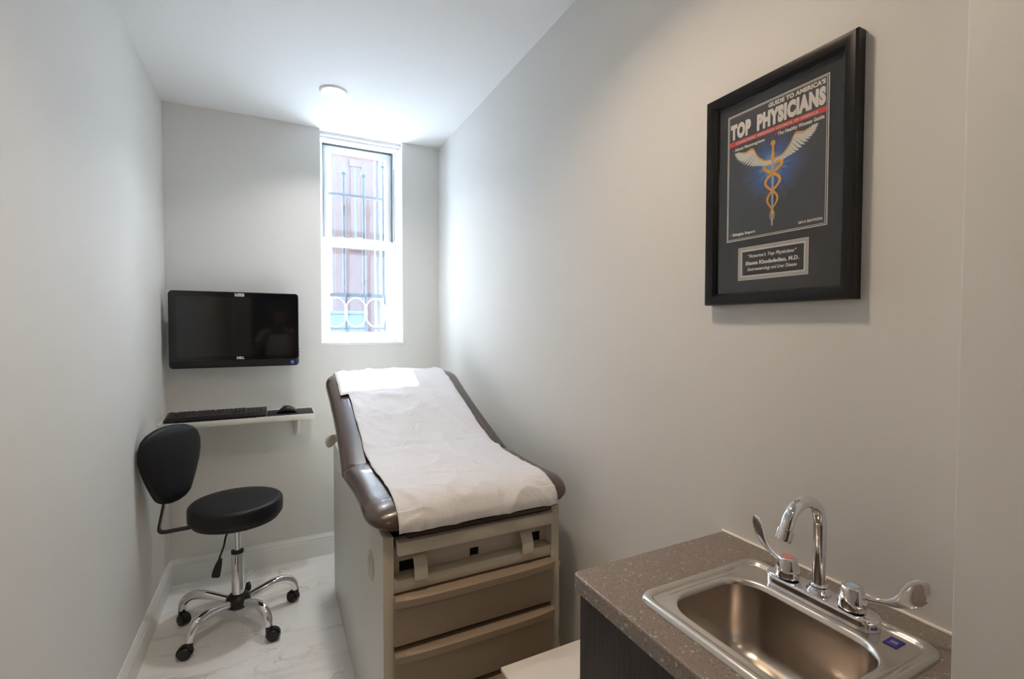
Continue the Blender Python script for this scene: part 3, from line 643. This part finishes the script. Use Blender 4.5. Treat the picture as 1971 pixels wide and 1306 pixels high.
for k in range(41):
    t = k/40; en = min(1, (1-t)/.14); ro = (1-(1-en)**2)**.5; bk = min(1, t/.03); rb = (1-(1-bk)**2)**.5
    hh = max(.006, .047*(.35+.65*ro)*(.55+.45*rb)); hwid = PW*(1-.20*(1-ro))*(.985+.015*rb)-.010*math.sin(math.pi*t)
    st_.append((hinge+dv*(LB*t)+nv*(.0), Vector((hwid, 0, 0)), nv*hh, 3.6))
m.loft(st_, 64); m.build('back_cushion', M_BROWN, tb)
bp = hinge-nv*.052
m = MB(); m.prism([bp+Vector((-.24, 0, 0))+dv*.05, bp+Vector((.24, 0, 0))+dv*.05, bp+Vector((.24, 0, 0))+dv*.78, bp+Vector((-.24, 0, 0))+dv*.78], -nv*.02); m.build('back_plate', M_BEIGE, tb)
m = MB(); [m.cyl((x_, 2.60, .77), bp+Vector((x_-PC, 0, 0))+dv*.62, .012, n=14) for x_ in (.40, .76)]; m.build('back_strut', M_CHROME, tb)
LS = [(.300, .905, .010), (.275, .900, .012), (.258, .893, .018), (.245, .886, .026), (.232, .881, .029), (.221, .879, .026), (.213, .878, .018), (.209, .878, .006)]
m = MB(); m.loft([(Vector((x_, 2.39, z_)), Vector((0, .008, 0)), Vector((0, 0, h_)), 2.6) for x_, z_, h_ in LS], 24); m.build('release_lever', M_BEIGE, tb)

# ------------------------------------------------------------------ exam paper lying on the table
back_top = [hinge+dv*(LB*t)+nv*(.0505*(.35+.65*(1-(1-min(1, (1-t)/.14))**2)**.5)) for t in (1.0, .985, .96, .92, .80, .60, .40, .22, .10)]
prof = [Vector((PC, 2.672, 1.10)), Vector((PC, 2.680, 1.135))] + [p for p in back_top] + [Vector((PC, 1.93, .923)), Vector((PC, 1.86, .9135))] + [Vector((PC, y_, seat_top(y_)+.003)) for y_ in (1.75, 1.62, 1.54, 1.49, 1.45, 1.42, 1.395, 1.378)] + [Vector((PC, 1.366, .852)), Vector((PC, 1.364, .838)), Vector((PC, 1.365, .825))]
prof = crom(prof, 9)
from mathutils import noise
NX = 70; G = []
def paper_row(p, tg, xl, xr, t):
    row = []; nn = Vector((0, tg.z, -tg.y))
    if nn.z < 0 and abs(nn.z) > .2: nn = -nn
    if abs(nn.z) <= .2: nn = Vector((0, -1 if p.y < 2 else 1, 0))
    flat = 1.0 if (p.z > .88 and p.y < 2.66) else .3
    for j in range(NX+1):
        u_ = j/NX; x_ = xl+(xr-xl)*u_
        q_ = min(.985, abs(x_-PC)/PW); drop = .047*(1-(1-q_**3.5)**(1/3.5))*flat
        wv = (1-abs(noise.noise(Vector((x_*6, p.y*5, p.z*5)))))**6*.0085 + (1-abs(noise.noise(Vector((x_*13+p.y*6, p.y*11, 5+p.z*9)))))**7*.0042 + abs(noise.noise(Vector((x_*3, p.y*2.5, 9))))*.004
        lift = .006*math.sin(math.pi*(p.y-1.80)/.22) if 1.80 < p.y < 2.02 else 0
        row.append(Vector((x_, p.y, p.z))+nn*(.0012+wv+lift-drop))
    return row
stepped = False
for i, p in enumerate(prof):
    t = i/(len(prof)-1)
    a = prof[max(i-1, 0)]; b_ = prof[min(i+1, len(prof)-1)]; tg = (b_-a).normalized()
    xl = .316+.006*noise.noise(Vector((p.y*6, 3, 0))); xr = .858+.005*noise.noise(Vector((p.y*6, 9, 0)))
    if p.y > 2.385: xl = .277
    elif not stepped:
        stepped = True; q0 = prof[i-1]; k_ = (2.385-q0.y)/(p.y-q0.y); pm = q0.lerp(p, k_)
        G.append(paper_row(pm, tg, .278, xr, t)); G.append(paper_row(pm+tg*.002, tg, .314, xr, t))
    G.append(paper_row(p, tg, xl, xr, t))
m = MB(); m.origin = (PC, 1.9, .81); m.grid(G); pp = m.build('exam_paper', M_PAPER, None, angle=180)
sd = pp.modifiers.new('thickness', 'SOLIDIFY'); sd.thickness = .0006
tag(pp, 'white crepe exam paper spread down the brown exam table', 'paper')
# crumpled sheet standing between the table and the right wall
m = MB(); m.origin = (.90, 1.5, 0)
Q = []
for i in range(26):
    z = .001+.60*i/25; Q.append([Vector((.889+.012*abs(noise.noise(Vector((z*9, k*.6, 2))))+.004*k, 1.40+.035*k+.01*noise.noise(Vector((z*7, k, 7))), z)) for k in range(6)])
m.grid(Q); cs = m.build('plastic_sheet', M_CRUMP, None, angle=180); sd = cs.modifiers.new('thickness', 'SOLIDIFY'); sd.thickness = .0015
tag(cs, 'crumpled pale plastic sheet wedged between exam table and right wall', 'plastic sheet')

# ------------------------------------------------------------------ white box in front of the table
bz = .50
wbx = thing('storage_box', 'low white box with a flat lid between exam table and sink counter', 'box', (.76, 1.0, 0))
m = MB(); m.box(.550, .990, .845, 1.138, .002, bz-.012, bev=.003); m.build('body', M_WHITEL, wbx)
m = MB(); m.box(.541, .998, .838, 1.146, bz-.012, bz, bev=.0025); m.build('lid', M_WHITEL, wbx)

# ------------------------------------------------------------------ sink counter
KZ, KF, KBK, KN = .911, .556, .824, .308
sc_ = thing('sink_cabinet', 'dark brown wood cabinet under the sink counter', 'cabinet', (.79, .57, 0))
m = MB(); m.box(.590, XR-.002, .800, .817, .09, .873); m.box(.590, XR-.002, KN+.002, KN+.018, .09, .873); m.box(XR-.012, XR-.002, KN+.018, .800, .09, .873); m.box(.590, XR-.012, KN+.018, .800, .09, .108); m.box(.64, XR-.002, KN+.002, .81, .0, .09); m.build('body', M_DWOOD, sc_)
m = MB(); m.box(.571, .589, KN+.004, .816, .095, .868, bev=.0015); dr = m.build('door', M_DWOOD, sc_)
m = MB(); m.tube(crom([(.571, .36, .60), (.545, .36, .60), (.540, .36, .61), (.540, .36, .71), (.545, .36, .72), (.571, .36, .72)], 4), .005, 10); m.build('door_handle', M_CHROME, dr)
# worktop with the sink cut-out
RX0, RX1, RY0, RY1 = .612, .944, .346, .694
ct = thing('countertop', 'speckled taupe quartz countertop around the steel sink', 'countertop', (.79, .57, KZ))
m = MB()
zz0, zz1 = KZ-.036, KZ
m.box(KF, RX0+.02, KN, KBK, zz0, zz1, bev=.0025); m.box(RX1-.02, XR-.001, KN, KBK, zz0, zz1, bev=.0025)
m.box(RX0+.017, RX1-.017, RY1-.02, KBK-.0002, zz0+.0002, zz1-.0002, bev=0); m.box(RX0+.017, RX1-.017, KN+.0002, RY0+.02, zz0+.0002, zz1-.0002, bev=0)
b_ = bmesh.new(); m.bm.free()
def rr2(x0, x1, y0, y1, z, r_, n=8):
    pts = []
    for cx_, cy_, a0 in ((x1-r_, y1-r_, 0), (x0+r_, y1-r_, 90), (x0+r_, y0+r_, 180), (x1-r_, y0+r_, 270)):
        for k in range(n+1):
            a = R(a0+90*k/n); pts.append(Vector((cx_+r_*math.cos(a), cy_+r_*math.sin(a), z)))
    return pts
OUT = lambda d_, z, r_: rr2(KF+d_, XR-.001-d_*0, KN, KBK-d_, z, r_)
INN = lambda z: rr2(RX0+.012, RX1-.012, RY0+.012, RY1-.012, z, .03)
m = MB(); m.rings([INN(zz1), OUT(.004, zz1, .012), OUT(.001, zz1-.0015, .012), OUT(0, zz1-.004, .012), OUT(0, zz0+.002, .012), OUT(.002, zz0, .012), INN(zz0), INN(zz1)], cap=False)
m.build('slab', M_QUARTZ, ct, flat=True)
m = MB(); m.tube([(XR-.002, KN, KZ+.001), (XR-.002, KBK, KZ+.001)], .0035, 8); m.build('caulk_bead', M_CAULK, ct)
# sink
sk = thing('sink', 'small stainless steel drop-in bar sink in the countertop', 'sink', (.778, .52, KZ))
BX0, BX1, BY0, BY1 = .650, .862, .381, .657
m = MB()
S_ = lambda d_, z, r_: rr2(RX0+d_, RX1-d_, RY0+d_, RY1-d_, z, r_)
B_ = lambda d_, z, r_: rr2(BX0+d_, BX1-d_, BY0+d_, BY1-d_, z, r_)
m.rings([S_(.000, KZ+.0006, .030), S_(.0015, KZ+.005, .030), S_(.005, KZ+.0088, .028), S_(.010, KZ+.0096, .026), S_(.0145, KZ+.0085, .023), S_(.018, KZ+.0050, .020), S_(.020, KZ+.0024, .018), S_(.024, KZ+.0020, .016),
         B_(-.010, KZ+.0024, .068), B_(-.006, KZ+.0040, .065), B_(-.003, KZ+.0038, .063), B_(.000, KZ+.001, .060), B_(.002, KZ-.006, .059)], cap=False)
m.build('rim', M_BRUSH, sk, angle=60)
m = MB()
m.rings([B_(.002, KZ-.006, .059), B_(.004, KZ-.03, .057), B_(.007, KZ-.09, .054), B_(.011, KZ-.112, .050), B_(.021, KZ-.128, .042), B_(.036, KZ-.136, .030), rr2(.716, .796, .479, .559, KZ-.139, .039), rr2(.722, .790, .485, .553, KZ-.143, .033)], cap=False)
m.build('basin', M_BASIN, sk, angle=60)
m = MB(); m.lathe([(0, -.147), (.026, -.147), (.034, -.142), (.037, -.1395), (.034, -.141), (.025, -.145), (0, -.145)], (.756, .519, KZ), 32); m.build('drain', M_CHROME, sk)
m = MB(); m.box(.884, .9125, .389, .4085, KZ+.0021, KZ+.0032); sl = m.build('maker_sticker', M_BLUEST, sk); sl['label'] = 'small blue sticker on the sink deck'
m = MB(); m.box(.894, .9025, .3935, .4040, KZ+.0032, KZ+.0034); m.box(.8895, .8905, .392, .4055, KZ+.0032, KZ+.0034); m.box(.9060, .9070, .392, .4055, KZ+.0032, KZ+.0034); m.build('sticker_print', mat('faded_print', (.22, .21, .42), .5), sl)
# faucet
FX, FZ = .905, KZ+.0026
fc = thing('faucet', 'chrome gooseneck faucet with two wrist blade handles behind the sink', 'faucet', (FX, .523, FZ))
m = MB()
def stad(d_, z):
    pts = []
    for cy_, a0 in ((.598-.001, 0), (.449, 180)):
        for k in range(17):
            a = R(a0+180*k/16); pts.append(Vector((FX+(.026-d_)*math.cos(a), cy_+(.026-d_)*math.sin(a), z)))
    return pts
m.rings([stad(0, FZ), stad(0, FZ+.016), stad(.001, FZ+.019), stad(.004, FZ+.0205)]); m.build('base_plate', M_CHROME, fc, angle=50)
m = MB(); m.lathe([(.020, .0205), (.021, .024), (.018, .028), (.0155, .031), (.0155, .034), (.0122, .037), (0, .037)], (FX, .523, FZ), 32); m.build('spout_collar', M_CHROME, fc)
sz = KZ+.150; RA = .050
P = [Vector((FX, .523, FZ+.03)), Vector((FX, .523, FZ+.08)), Vector((FX, .523, sz))]+[Vector((FX-RA+RA*math.cos(a), .523, sz+RA*math.sin(a))) for a in [R(v) for v in range(10, 161, 10)]]
e_ = P[-1]; dd = (P[-1]-P[-2]).normalized(); P.append(e_+dd*.012)
m = MB(); m.tube(P, .0112, 24, up=(0, 1, 0)); spo = m.build('spout', M_CHROME, fc)
m = MB(); a0 = P[-1]-dd*.004; q_ = dd.to_track_quat('Z', 'Y').to_matrix(); m.lathe([(.0114, 0), (.0138, .001), (.0138, .019), (.0130, .021), (.011, .021), (.0105, .017), (0, .017)], a0, 28, q_); m.build('aerator', M_CHROME, spo)
for sgn, yk in ((1, .582), (-1, .464)):
    kz = FZ+.0205
    m = MB(); m.lathe([(.0185, 0), (.0185, .003), (0, .003)], (FX-.003, yk, kz-.0003), 30); sea = m.build('handle_seal', M_BLACKH, fc)
    m = MB(); rs = []
    for z, r_, k_ in ((.003, .0215, 0), (.006, .022, .0), (.018, .0215, .4), (.036, .0175, 1), (.039, .0165, 1), (.0405, .0145, 1)):
        rs.append([Vector((FX-.003+r_*(1-.05*k_*(1-math.cos(6*a)))*math.cos(a), yk+r_*(1-.05*k_*(1-math.cos(6*a)))*math.sin(a), kz+z)) for a in [2*math.pi*k/48 for k in range(48)]])
    m.rings(rs); hn = m.build('handle', M_CHROME, fc, angle=50)
    m = MB(); m.lathe([(0, .0402), (.010, .0402), (.010, .0412), (0, .0415)], (FX-.003, yk, kz), 24); ix = m.build('index_cap', M_HOT if sgn > 0 else M_COLD, hn); ix['label'] = 'red index mark' if sgn > 0 else 'pale blue index mark'
    ld = Vector((.30, sgn*.95, 0)).normalized(); ln = Vector((-ld.y, ld.x, 0))
    base = Vector((FX-.003, yk, kz+.026))
    W = [(.012, .000, .0048, .0048), (.030, .001, .0048, .0042), (.046, .004, .0055, .0034), (.060, .009, .0085, .0028), (.071, .017, .0130, .0024), (.080, .027, .0165, .0022), (.088, .039, .0175, .0021), (.094, .049, .0145, .0020), (.0975, .055, .0095, .0019), (.099, .058, .003, .0016)]
    P = [base+ld*a+Vector((0, 0, b_)) for a, b_, _, _ in W]; st_ = []
    for k, p in enumerate(P):
        t_ = (P[min(k+1, len(P)-1)]-P[max(k-1, 0)]).normalized(); tv_ = ln; hv = ln.cross(t_).normalized()
        st_.append((p, hv*W[k][2], ln*W[k][3], 2.2))
    m = MB(); m.loft(st_, 20); m.build('wrist_blade', M_CHROME, hn, angle=60)

# ------------------------------------------------------------------ framed cover on the right wall
FY0, FZ0, FW, FH = .867, 1.482, .349, .511          # far edge, bottom, size;  u runs towards the camera
def fp(u, v, d_): return Vector((XR-d_, FY0-u, FZ0+v))
pf = thing('framed_certificate', 'black framed magazine cover award with staff and wings on right wall', 'picture', (XR, FY0-FW/2, FZ0))
def qbox(mb, u0, u1, v0, v1, d0, d1, bev=0): mb.box(XR-d1, XR-d0, FY0-u1, FY0-u0, FZ0+v0, FZ0+v1, bev=bev); return mb
prof_f = [(0, .001), (0, .024), (.003, .029), (.010, .030), (.022, .026), (.028, .018), (.0285, .012), (.0285, .001)]
m = MB(); rs = []
for d_, h_ in prof_f+[prof_f[0]]:
    rs.append([fp(d_, d_, h_), fp(FW-d_, d_, h_), fp(FW-d_, FH-d_, h_), fp(d_, FH-d_, h_)])
m.rings(rs, cap=False); m.build('frame', M_MATTEBLK, pf, angle=30)
m = MB(); qbox(m, .026, FW-.026, .026, FH-.026, .004, .010); m.build('mat_board', M_MATBOARD, pf)
CU0, CU1, CV0, CV1 = .0515, .290, .1535, .458
D0 = .0103
m = MB(); qbox(m, CU0, CU1, CV0, CV1, .0098, D0); m.build('cover_border', M_LINE, pf)
m = MB(); qbox(m, CU0+.0022, CU1-.0022, CV0+.0022, CV1-.0022, D0, D0+.0003); m.build('border_line', M_MATBOARD, pf)
m = MB(); qbox(m, CU0+.0036, CU1-.0036, CV0+.0036, CV1-.0036, D0+.0003, D0+.0005); m.build('border_line', M_LINE, pf)
CUX = .1710
m = MB(); qbox(m, CU0+.0050, CU1-.0050, CV0+.0050, CV1-.0050, D0+.0005, D0+.0008)
M_COVER = cover_mat(FY0-CUX-(FY0-FW/2), .308)
cov = m.build('cover', M_COVER, pf)
dd_ = D0+.0010
def fplane(off): return lambda u, v: fp(u, v, dd_+off)
m = MB(); qbox(m, CU0+.0050, CU1-.0050, .3825, .3935, D0+.0008, D0+.0010); m.build('red_band', M_RED, cov)
m = MB()
text_into(m, "GUIDE TO AMERICA'S", .158, .283, .4395, .4500, fplane(.0002), bold=.06, space=1.06)
text_into(m, 'TOP', .0600, .1145, .3975, .4355, fplane(.0002), bold=.075, space=1.12)
text_into(m, 'PHYSICIANS', .1300, .2835, .3975, .4355, fplane(.0002), bold=.075, space=1.12)
text_into(m, "CONSUMERS' RESEARCH COUNCIL OF AMERICA", .076, .269, .3850, .3905, fplane(.0004), bold=.02, space=1.15)
text_into(m, 'About Mammograms', .0715, .150, .3670, .3765, fplane(.0002), bold=.045, space=1.04)
text_into(m, 'The Healthy Woman Guide', .181, .2815, .3675, .3780, fplane(.0002), bold=.045, space=1.04)
text_into(m, '2014 EDITION', .231, .2805, .1655, .1710, fplane(.0002), bold=.045, space=1.04)
text_into(m, 'Shingles Report', .069, .1300, .1640, .1725, fplane(.0002), bold=.045, space=1.04)
m.build('cover_lettering', M_TEXT, cov)
m = MB()
for (u, v) in ((.0665, .3735), (.177, .3745), (.0645, .1690)):
    m.prism([fp(u+.0022*math.cos(a), v+.0022*math.sin(a), dd_) for a in [2*math.pi*k/10 for k in range(10)]], (-.0002, 0, 0))
m.build('bullet', M_RED, cov)
# printed staff
m = MB(); m.prism([fp(CUX-.0026, .322, dd_), fp(CUX-.0019, .174, dd_), fp(CUX+.0019, .174, dd_), fp(CUX+.0026, .322, dd_)], (-.0002, 0, 0)); m.build('staff', M_ROD, cov)
m = MB()
m.prism([fp(CUX+.0056*math.cos(a), .3575+.0062*math.sin(a), dd_+.0004) for a in [2*math.pi*k/18 for k in range(18)]], (-.0002, 0, 0))
m.prism([fp(CUX-.0022, .352, dd_+.0003), fp(CUX-.0026, .338, dd_+.0003), fp(CUX-.0042, .334, dd_+.0003), fp(CUX-.0042, .318, dd_+.0003), fp(CUX+.0042, .318, dd_+.0003), fp(CUX+.0042, .334, dd_+.0003), fp(CUX+.0026, .338, dd_+.0003), fp(CUX+.0022, .352, dd_+.0003)], (-.0002, 0, 0))
m.build('staff_knob', M_GOLD, cov)
topl = crom([(.004, .322, 0), (.022, .3255, 0), (.038, .340, 0), (.051, .3605, 0), (.068, .3575, 0), (.088, .3635, 0)], 8)
lowl = crom([(.005, .311, 0), (.020, .312, 0), (.037, .3165, 0), (.055, .321, 0), (.072, .3305, 0), (.085, .3415, 0), (.093, .352, 0), (.0975, .363, 0)], 8)
def along(c_, t):
    i_ = t*(len(c_)-1); a_ = int(i_); return c_[a_].lerp(c_[min(a_+1, len(c_)-1)], i_-a_)
for sgn in (-1, 1):
    m = MB(); m2 = MB(); nf = 19
    for k in range(nf):
        t = k/(nf-1); q_ = along(topl, t*.97); e2 = along(lowl, t); dd2 = (e2-q_); L_ = dd2.length; dd2.normalize(); wx = Vector((-dd2.y, dd2.x, 0))
        hw_ = .0042-.0012*t
        tip = e2+Vector((.0025, .0005, 0))
        poly = [q_+wx*hw_, q_-wx*hw_, q_+dd2*L_*.8-wx*hw_*.9, tip, q_+dd2*L_*.85+wx*hw_*.7]
        off = .0001+.00002*k
        m.prism([fp(CUX+sgn*p.x, p.y, dd_+off) for p in poly], (-.00001, 0, 0))
        sl_ = [q_+wx*hw_*.98, q_+wx*hw_*.60, q_+dd2*L_*.85+wx*hw_*.45, q_+dd2*L_*.85+wx*hw_*.75]
        m2.prism([fp(CUX+sgn*p.x, p.y, dd_+off+.000012) for p in sl_], (-.000002, 0, 0))
    m.build('wing', M_FEATH, cov); m2.build('wing_shade', M_FEATH2, cov)
    m = MB(); ou = [fp(CUX+sgn*p.x, p.y+.0022*(math.sin(math.pi*k/(len(topl)-1)))+.0004, dd_+.0006) for k, p in enumerate(topl)]; inn = [fp(CUX+sgn*p.x, p.y-.0026*math.sin(math.pi*k/(len(topl)-1))-.0004, dd_+.0006) for k, p in enumerate(topl)]
    m.grid([ou, inn]); m.build('wing_edge', M_GOLD, cov)
for sgn in (-1, 1):
    ps = []; nS = 90
    for k in range(nS+1):
        t = k/nS; v = .309-.122*t; amp = .0185*(1-t)**.75+.0035
        ph = math.pi*(.5+3.05*t**.94)
        ps.append((CUX+sgn*amp*math.sin(ph), v, .0030*(1-t)**.6+.0006))
    hd_ = [(CUX+sgn*.005, .3095, .0022), (CUX+sgn*.011, .3135, .0030), (CUX+sgn*.0165, .3130, .0030)]
    ps = hd_+ps; A = []; B = []
    for k, (u, v, w_) in enumerate(ps):
        a = ps[max(k-1, 0)]; b_ = ps[min(k+1, len(ps)-1)]; l_ = math.hypot(b_[0]-a[0], b_[1]-a[1]) or 1; nx, ny = -(b_[1]-a[1])/l_, (b_[0]-a[0])/l_
        o_ = .0004+.0003*math.cos(math.pi*2*k/len(ps)*1.5)*sgn
        A.append(fp(u+nx*w_, v+ny*w_, dd_+o_)); B.append(fp(u-nx*w_, v-ny*w_, dd_+o_))
    m = MB(); m.grid([A, B]); m.build('serpent', M_GOLD, cov)
# plaque
m = MB(); qbox(m, .0850, .2535, .0570, .1350, .0098, .0105); pq = m.build('plaque', M_SILVER, pf)
m = MB(); qbox(m, .0850, .2535, .0570, .0582, .0105, .0108); qbox(m, .0850, .2535, .1338, .1350, .0105, .0108); qbox(m, .0850, .0862, .0570, .1350, .0105, .0108); qbox(m, .2523, .2535, .0570, .1350, .0105, .0108); m.build('plaque_edge', M_LINE, pq)
m = MB(); qbox(m, .0930, .2475, .0645, .1275, .0105, .0110); m.build('plaque_border', M_LINE, pq)
m = MB(); qbox(m, .0965, .2440, .0680, .1240, .0110, .0113); pt_ = m.build('plaque_face', M_MATBOARD, pq)
m = MB(); pl_ = lambda u, v: fp(u, v, .0117)
text_into(m, '\u201cAmerica\u2019s Top Physicians\u201d', .1125, .2290, .1060, .1165, pl_, bold=.03, shear=.3, space=1.05)
text_into(m, 'Shawn Khodadadian, M.D.', .1060, .2345, .0895, .1005, pl_, bold=.05, space=1.05)
text_into(m, 'Gastroenterology and Liver Disease', .1110, .2295, .0755, .0855, pl_, bold=.03, shear=.3, space=1.05)
m.build('plaque_text', M_TEXT, pq)
m = MB(); qbox(m, .027, FW-.027, .027, FH-.027, .0150, .0165); m.build('glass_pane', M_PICGLASS, pf)

# ------------------------------------------------------------------ the photographer, seen only as a reflection in the dark screen
M_SKIN = mat('skin', (.36, .20, .14), .5); M_SHIRT = mat('white_cotton', (.62, .62, .62), .8); M_TROUS = mat('dark_trousers', (.015, .016, .02), .8); M_HAIR = mat('dark_hair', (.012, .009, .007), .6)
PX, PY = .05, -.47
ps = thing('person', 'person in a white shirt and dark trousers holding a camera in front of the face', 'person', (PX, PY, 0))
def skinned(name, verts, edges, material, parent, root=0, sub=2):
    """verts: (x, y, z, radius_x, radius_y); grows one continuous surface"""
    me = bpy.data.meshes.new(name); me.from_pydata([v[:3] for v in verts], edges, []); o = bpy.data.objects.new(name, me); COL.objects.link(o)
    o.modifiers.new('skin', 'SKIN'); sb = o.modifiers.new('sub', 'SUBSURF'); sb.levels = sub; sb.render_levels = sub
    for i, v in enumerate(verts):
        d = me.skin_vertices[0].data[i]; d.radius = (v[3], v[4]); d.use_root = (i == root)
    bpy.context.view_layer.update()
    m2 = bpy.data.meshes.new_from_object(o.evaluated_get(bpy.context.evaluated_depsgraph_get())); bpy.data.objects.remove(o)
    m2.materials.clear(); m2.materials.append(material)
    for p in m2.polygons: p.use_smooth = True
    m2.name = name; q = bpy.data.objects.new(name, m2); COL.objects.link(q); q.parent = parent; return q
V = [(0, 0, .90, .15, .105), (0, .01, 1.05, .135, .095), (0, .01, 1.22, .150, .105), (0, 0, 1.36, .10, .075), (0, .015, 1.43, .052, .052), (0, .03, 1.49, .066, .075), (0, .035, 1.57, .076, .092), (0, .025, 1.63, .055, .065)]
E_ = [(0, 1), (1, 2), (2, 3), (3, 4), (4, 5), (5, 6), (6, 7)]
for s_ in (-1, 1):
    b0 = len(V); V += [(s_*.10, 0, .82, .085, .09), (s_*.11, .02, .47, .056, .06), (s_*.11, -.01, .11, .038, .042), (s_*.125, .05, .045, .035, .034), (s_*.135, .15, .032, .034, .024)]
    E_ += [(0, b0)] + [(b0+k, b0+k+1) for k in range(4)]
    b0 = len(V); V += [(s_*.165, 0, 1.335, .058, .058), (s_*.265, .08, 1.10, .042, .042), (s_*.150, .285, 1.30, .027, .030), (s_*.115, .325, 1.345, .020, .036), (s_*.095, .355, 1.375, .016, .038)]
    E_ += [(3, b0)] + [(b0+k, b0+k+1) for k in range(4)]
skinned('body', V, E_, M_SKIN, ps)
TV = [(0, 0, .90, .165, .120), (0, .01, 1.05, .160, .118), (0, .01, 1.22, .168, .122), (0, 0, 1.36, .112, .086), (0, .01, 1.405, .070, .066)]
TE = [(0, 1), (1, 2), (2, 3), (3, 4)]
for s_ in (-1, 1):
    b0 = len(TV); TV += [(s_*.17, 0, 1.335, .072, .072), (s_*.225, .048, 1.20, .064, .064)]; TE += [(3, b0), (b0, b0+1)]
skinned('shirt', TV, TE, M_SHIRT, ps)
LV = [(0, 0, .93, .162, .116)]; LE = []
for s_ in (-1, 1):
    b0 = len(LV); LV += [(s_*.10, 0, .80, .098, .102), (s_*.11, .02, .47, .074, .078), (s_*.11, -.01, .10, .060, .066)]; LE += [(0, b0), (b0, b0+1), (b0+1, b0+2)]
skinned('trousers', LV, LE, M_TROUS, ps)
skinned('hair', [(0, -.015, 1.53, .074, .060), (0, .005, 1.61, .082, .090), (0, .02, 1.655, .066, .075)], [(0, 1), (1, 2)], M_HAIR, ps)
for s_ in (-1, 1):
    m = MB()
    for k, (dx, dz, L_) in enumerate(((0, .030, .055), (.002, .012, .062), (0, -.006, .058), (-.004, -.022, .046))):
        b0 = Vector((PX+s_*.092, PY+.360, 1.380+dz)); m.tube([b0, b0+Vector((-s_*.008, .022, .002)), b0+Vector((-s_*(.022+dx), .036, .003)), b0+Vector((-s_*L_, .038, .002))], [.0085, .0085, .0078, .006], 10)
    b0 = Vector((PX+s_*.090, PY+.335, 1.352)); m.tube([b0, b0+Vector((-s_*.018, -.006, -.004)), b0+Vector((-s_*.040, -.004, .004))], [.0105, .010, .007], 10)
    m.build('fingers', M_SKIN, ps)
fa = MB()
for s_ in (-1, 1): fa.lathe([(0, -.004), (.009, -.002), (.010, .003), (.006, .008), (0, .009)], (PX+s_*.031, PY+.112, 1.575), 14, Matrix.Rotation(R(-90), 3, 'X'))
fa.build('eyes', mat('eye_white', (.6, .6, .58), .3), ps)
m = MB(); m.loft([(Vector((PX, PY+.105, 1.580)), Vector((.008, 0, 0)), Vector((0, .006, 0)), 2), (Vector((PX, PY+.122, 1.550)), Vector((.012, 0, 0)), Vector((0, .012, 0)), 2), (Vector((PX, PY+.128, 1.535)), Vector((.016, 0, 0)), Vector((0, .010, 0)), 2), (Vector((PX, PY+.105, 1.526)), Vector((.010, 0, 0)), Vector((0, .006, 0)), 2)], 16); m.build('nose', M_SKIN, ps)
m = MB(); m.tube([(PX-.024, PY+.098, 1.500), (PX, PY+.108, 1.502), (PX+.024, PY+.098, 1.500)], [.003, .006, .003], 8); m.build('mouth', mat('lips', (.30, .12, .10), .5), ps)
m = MB()
for s_ in (-1, 1): m.loft([(Vector((PX+s_*.082, PY+.025, 1.56+dz)), Vector((.010*w_, 0, 0)), Vector((0, .018*w_, 0)), 2) for dz, w_ in ((-.03, .4), (-.012, .8), (.012, 1), (.028, .5))], 14)
m.build('ears', M_SKIN, ps)
cm = thing('handheld_camera', 'black camera held by the person behind the viewpoint', 'camera', (PX, -.09, 1.33))
m = MB(); m.box(PX-.068, PX+.068, -.115, -.070, 1.335, 1.425, bev=.008); m.box(PX-.03, PX+.03, -.112, -.075, 1.42, 1.455, bev=.008); m.build('camera_body', M_PLASTIC, cm)
m = MB(); m.lathe([(.034, 0), (.034, .03), (.031, .032), (.031, .045), (.028, .045), (.022, .040), (0, .040)], (PX, -.071, 1.38), 30, Matrix.Rotation(R(-90), 3, 'X')); m.build('lens', M_GLOSSB, cm)
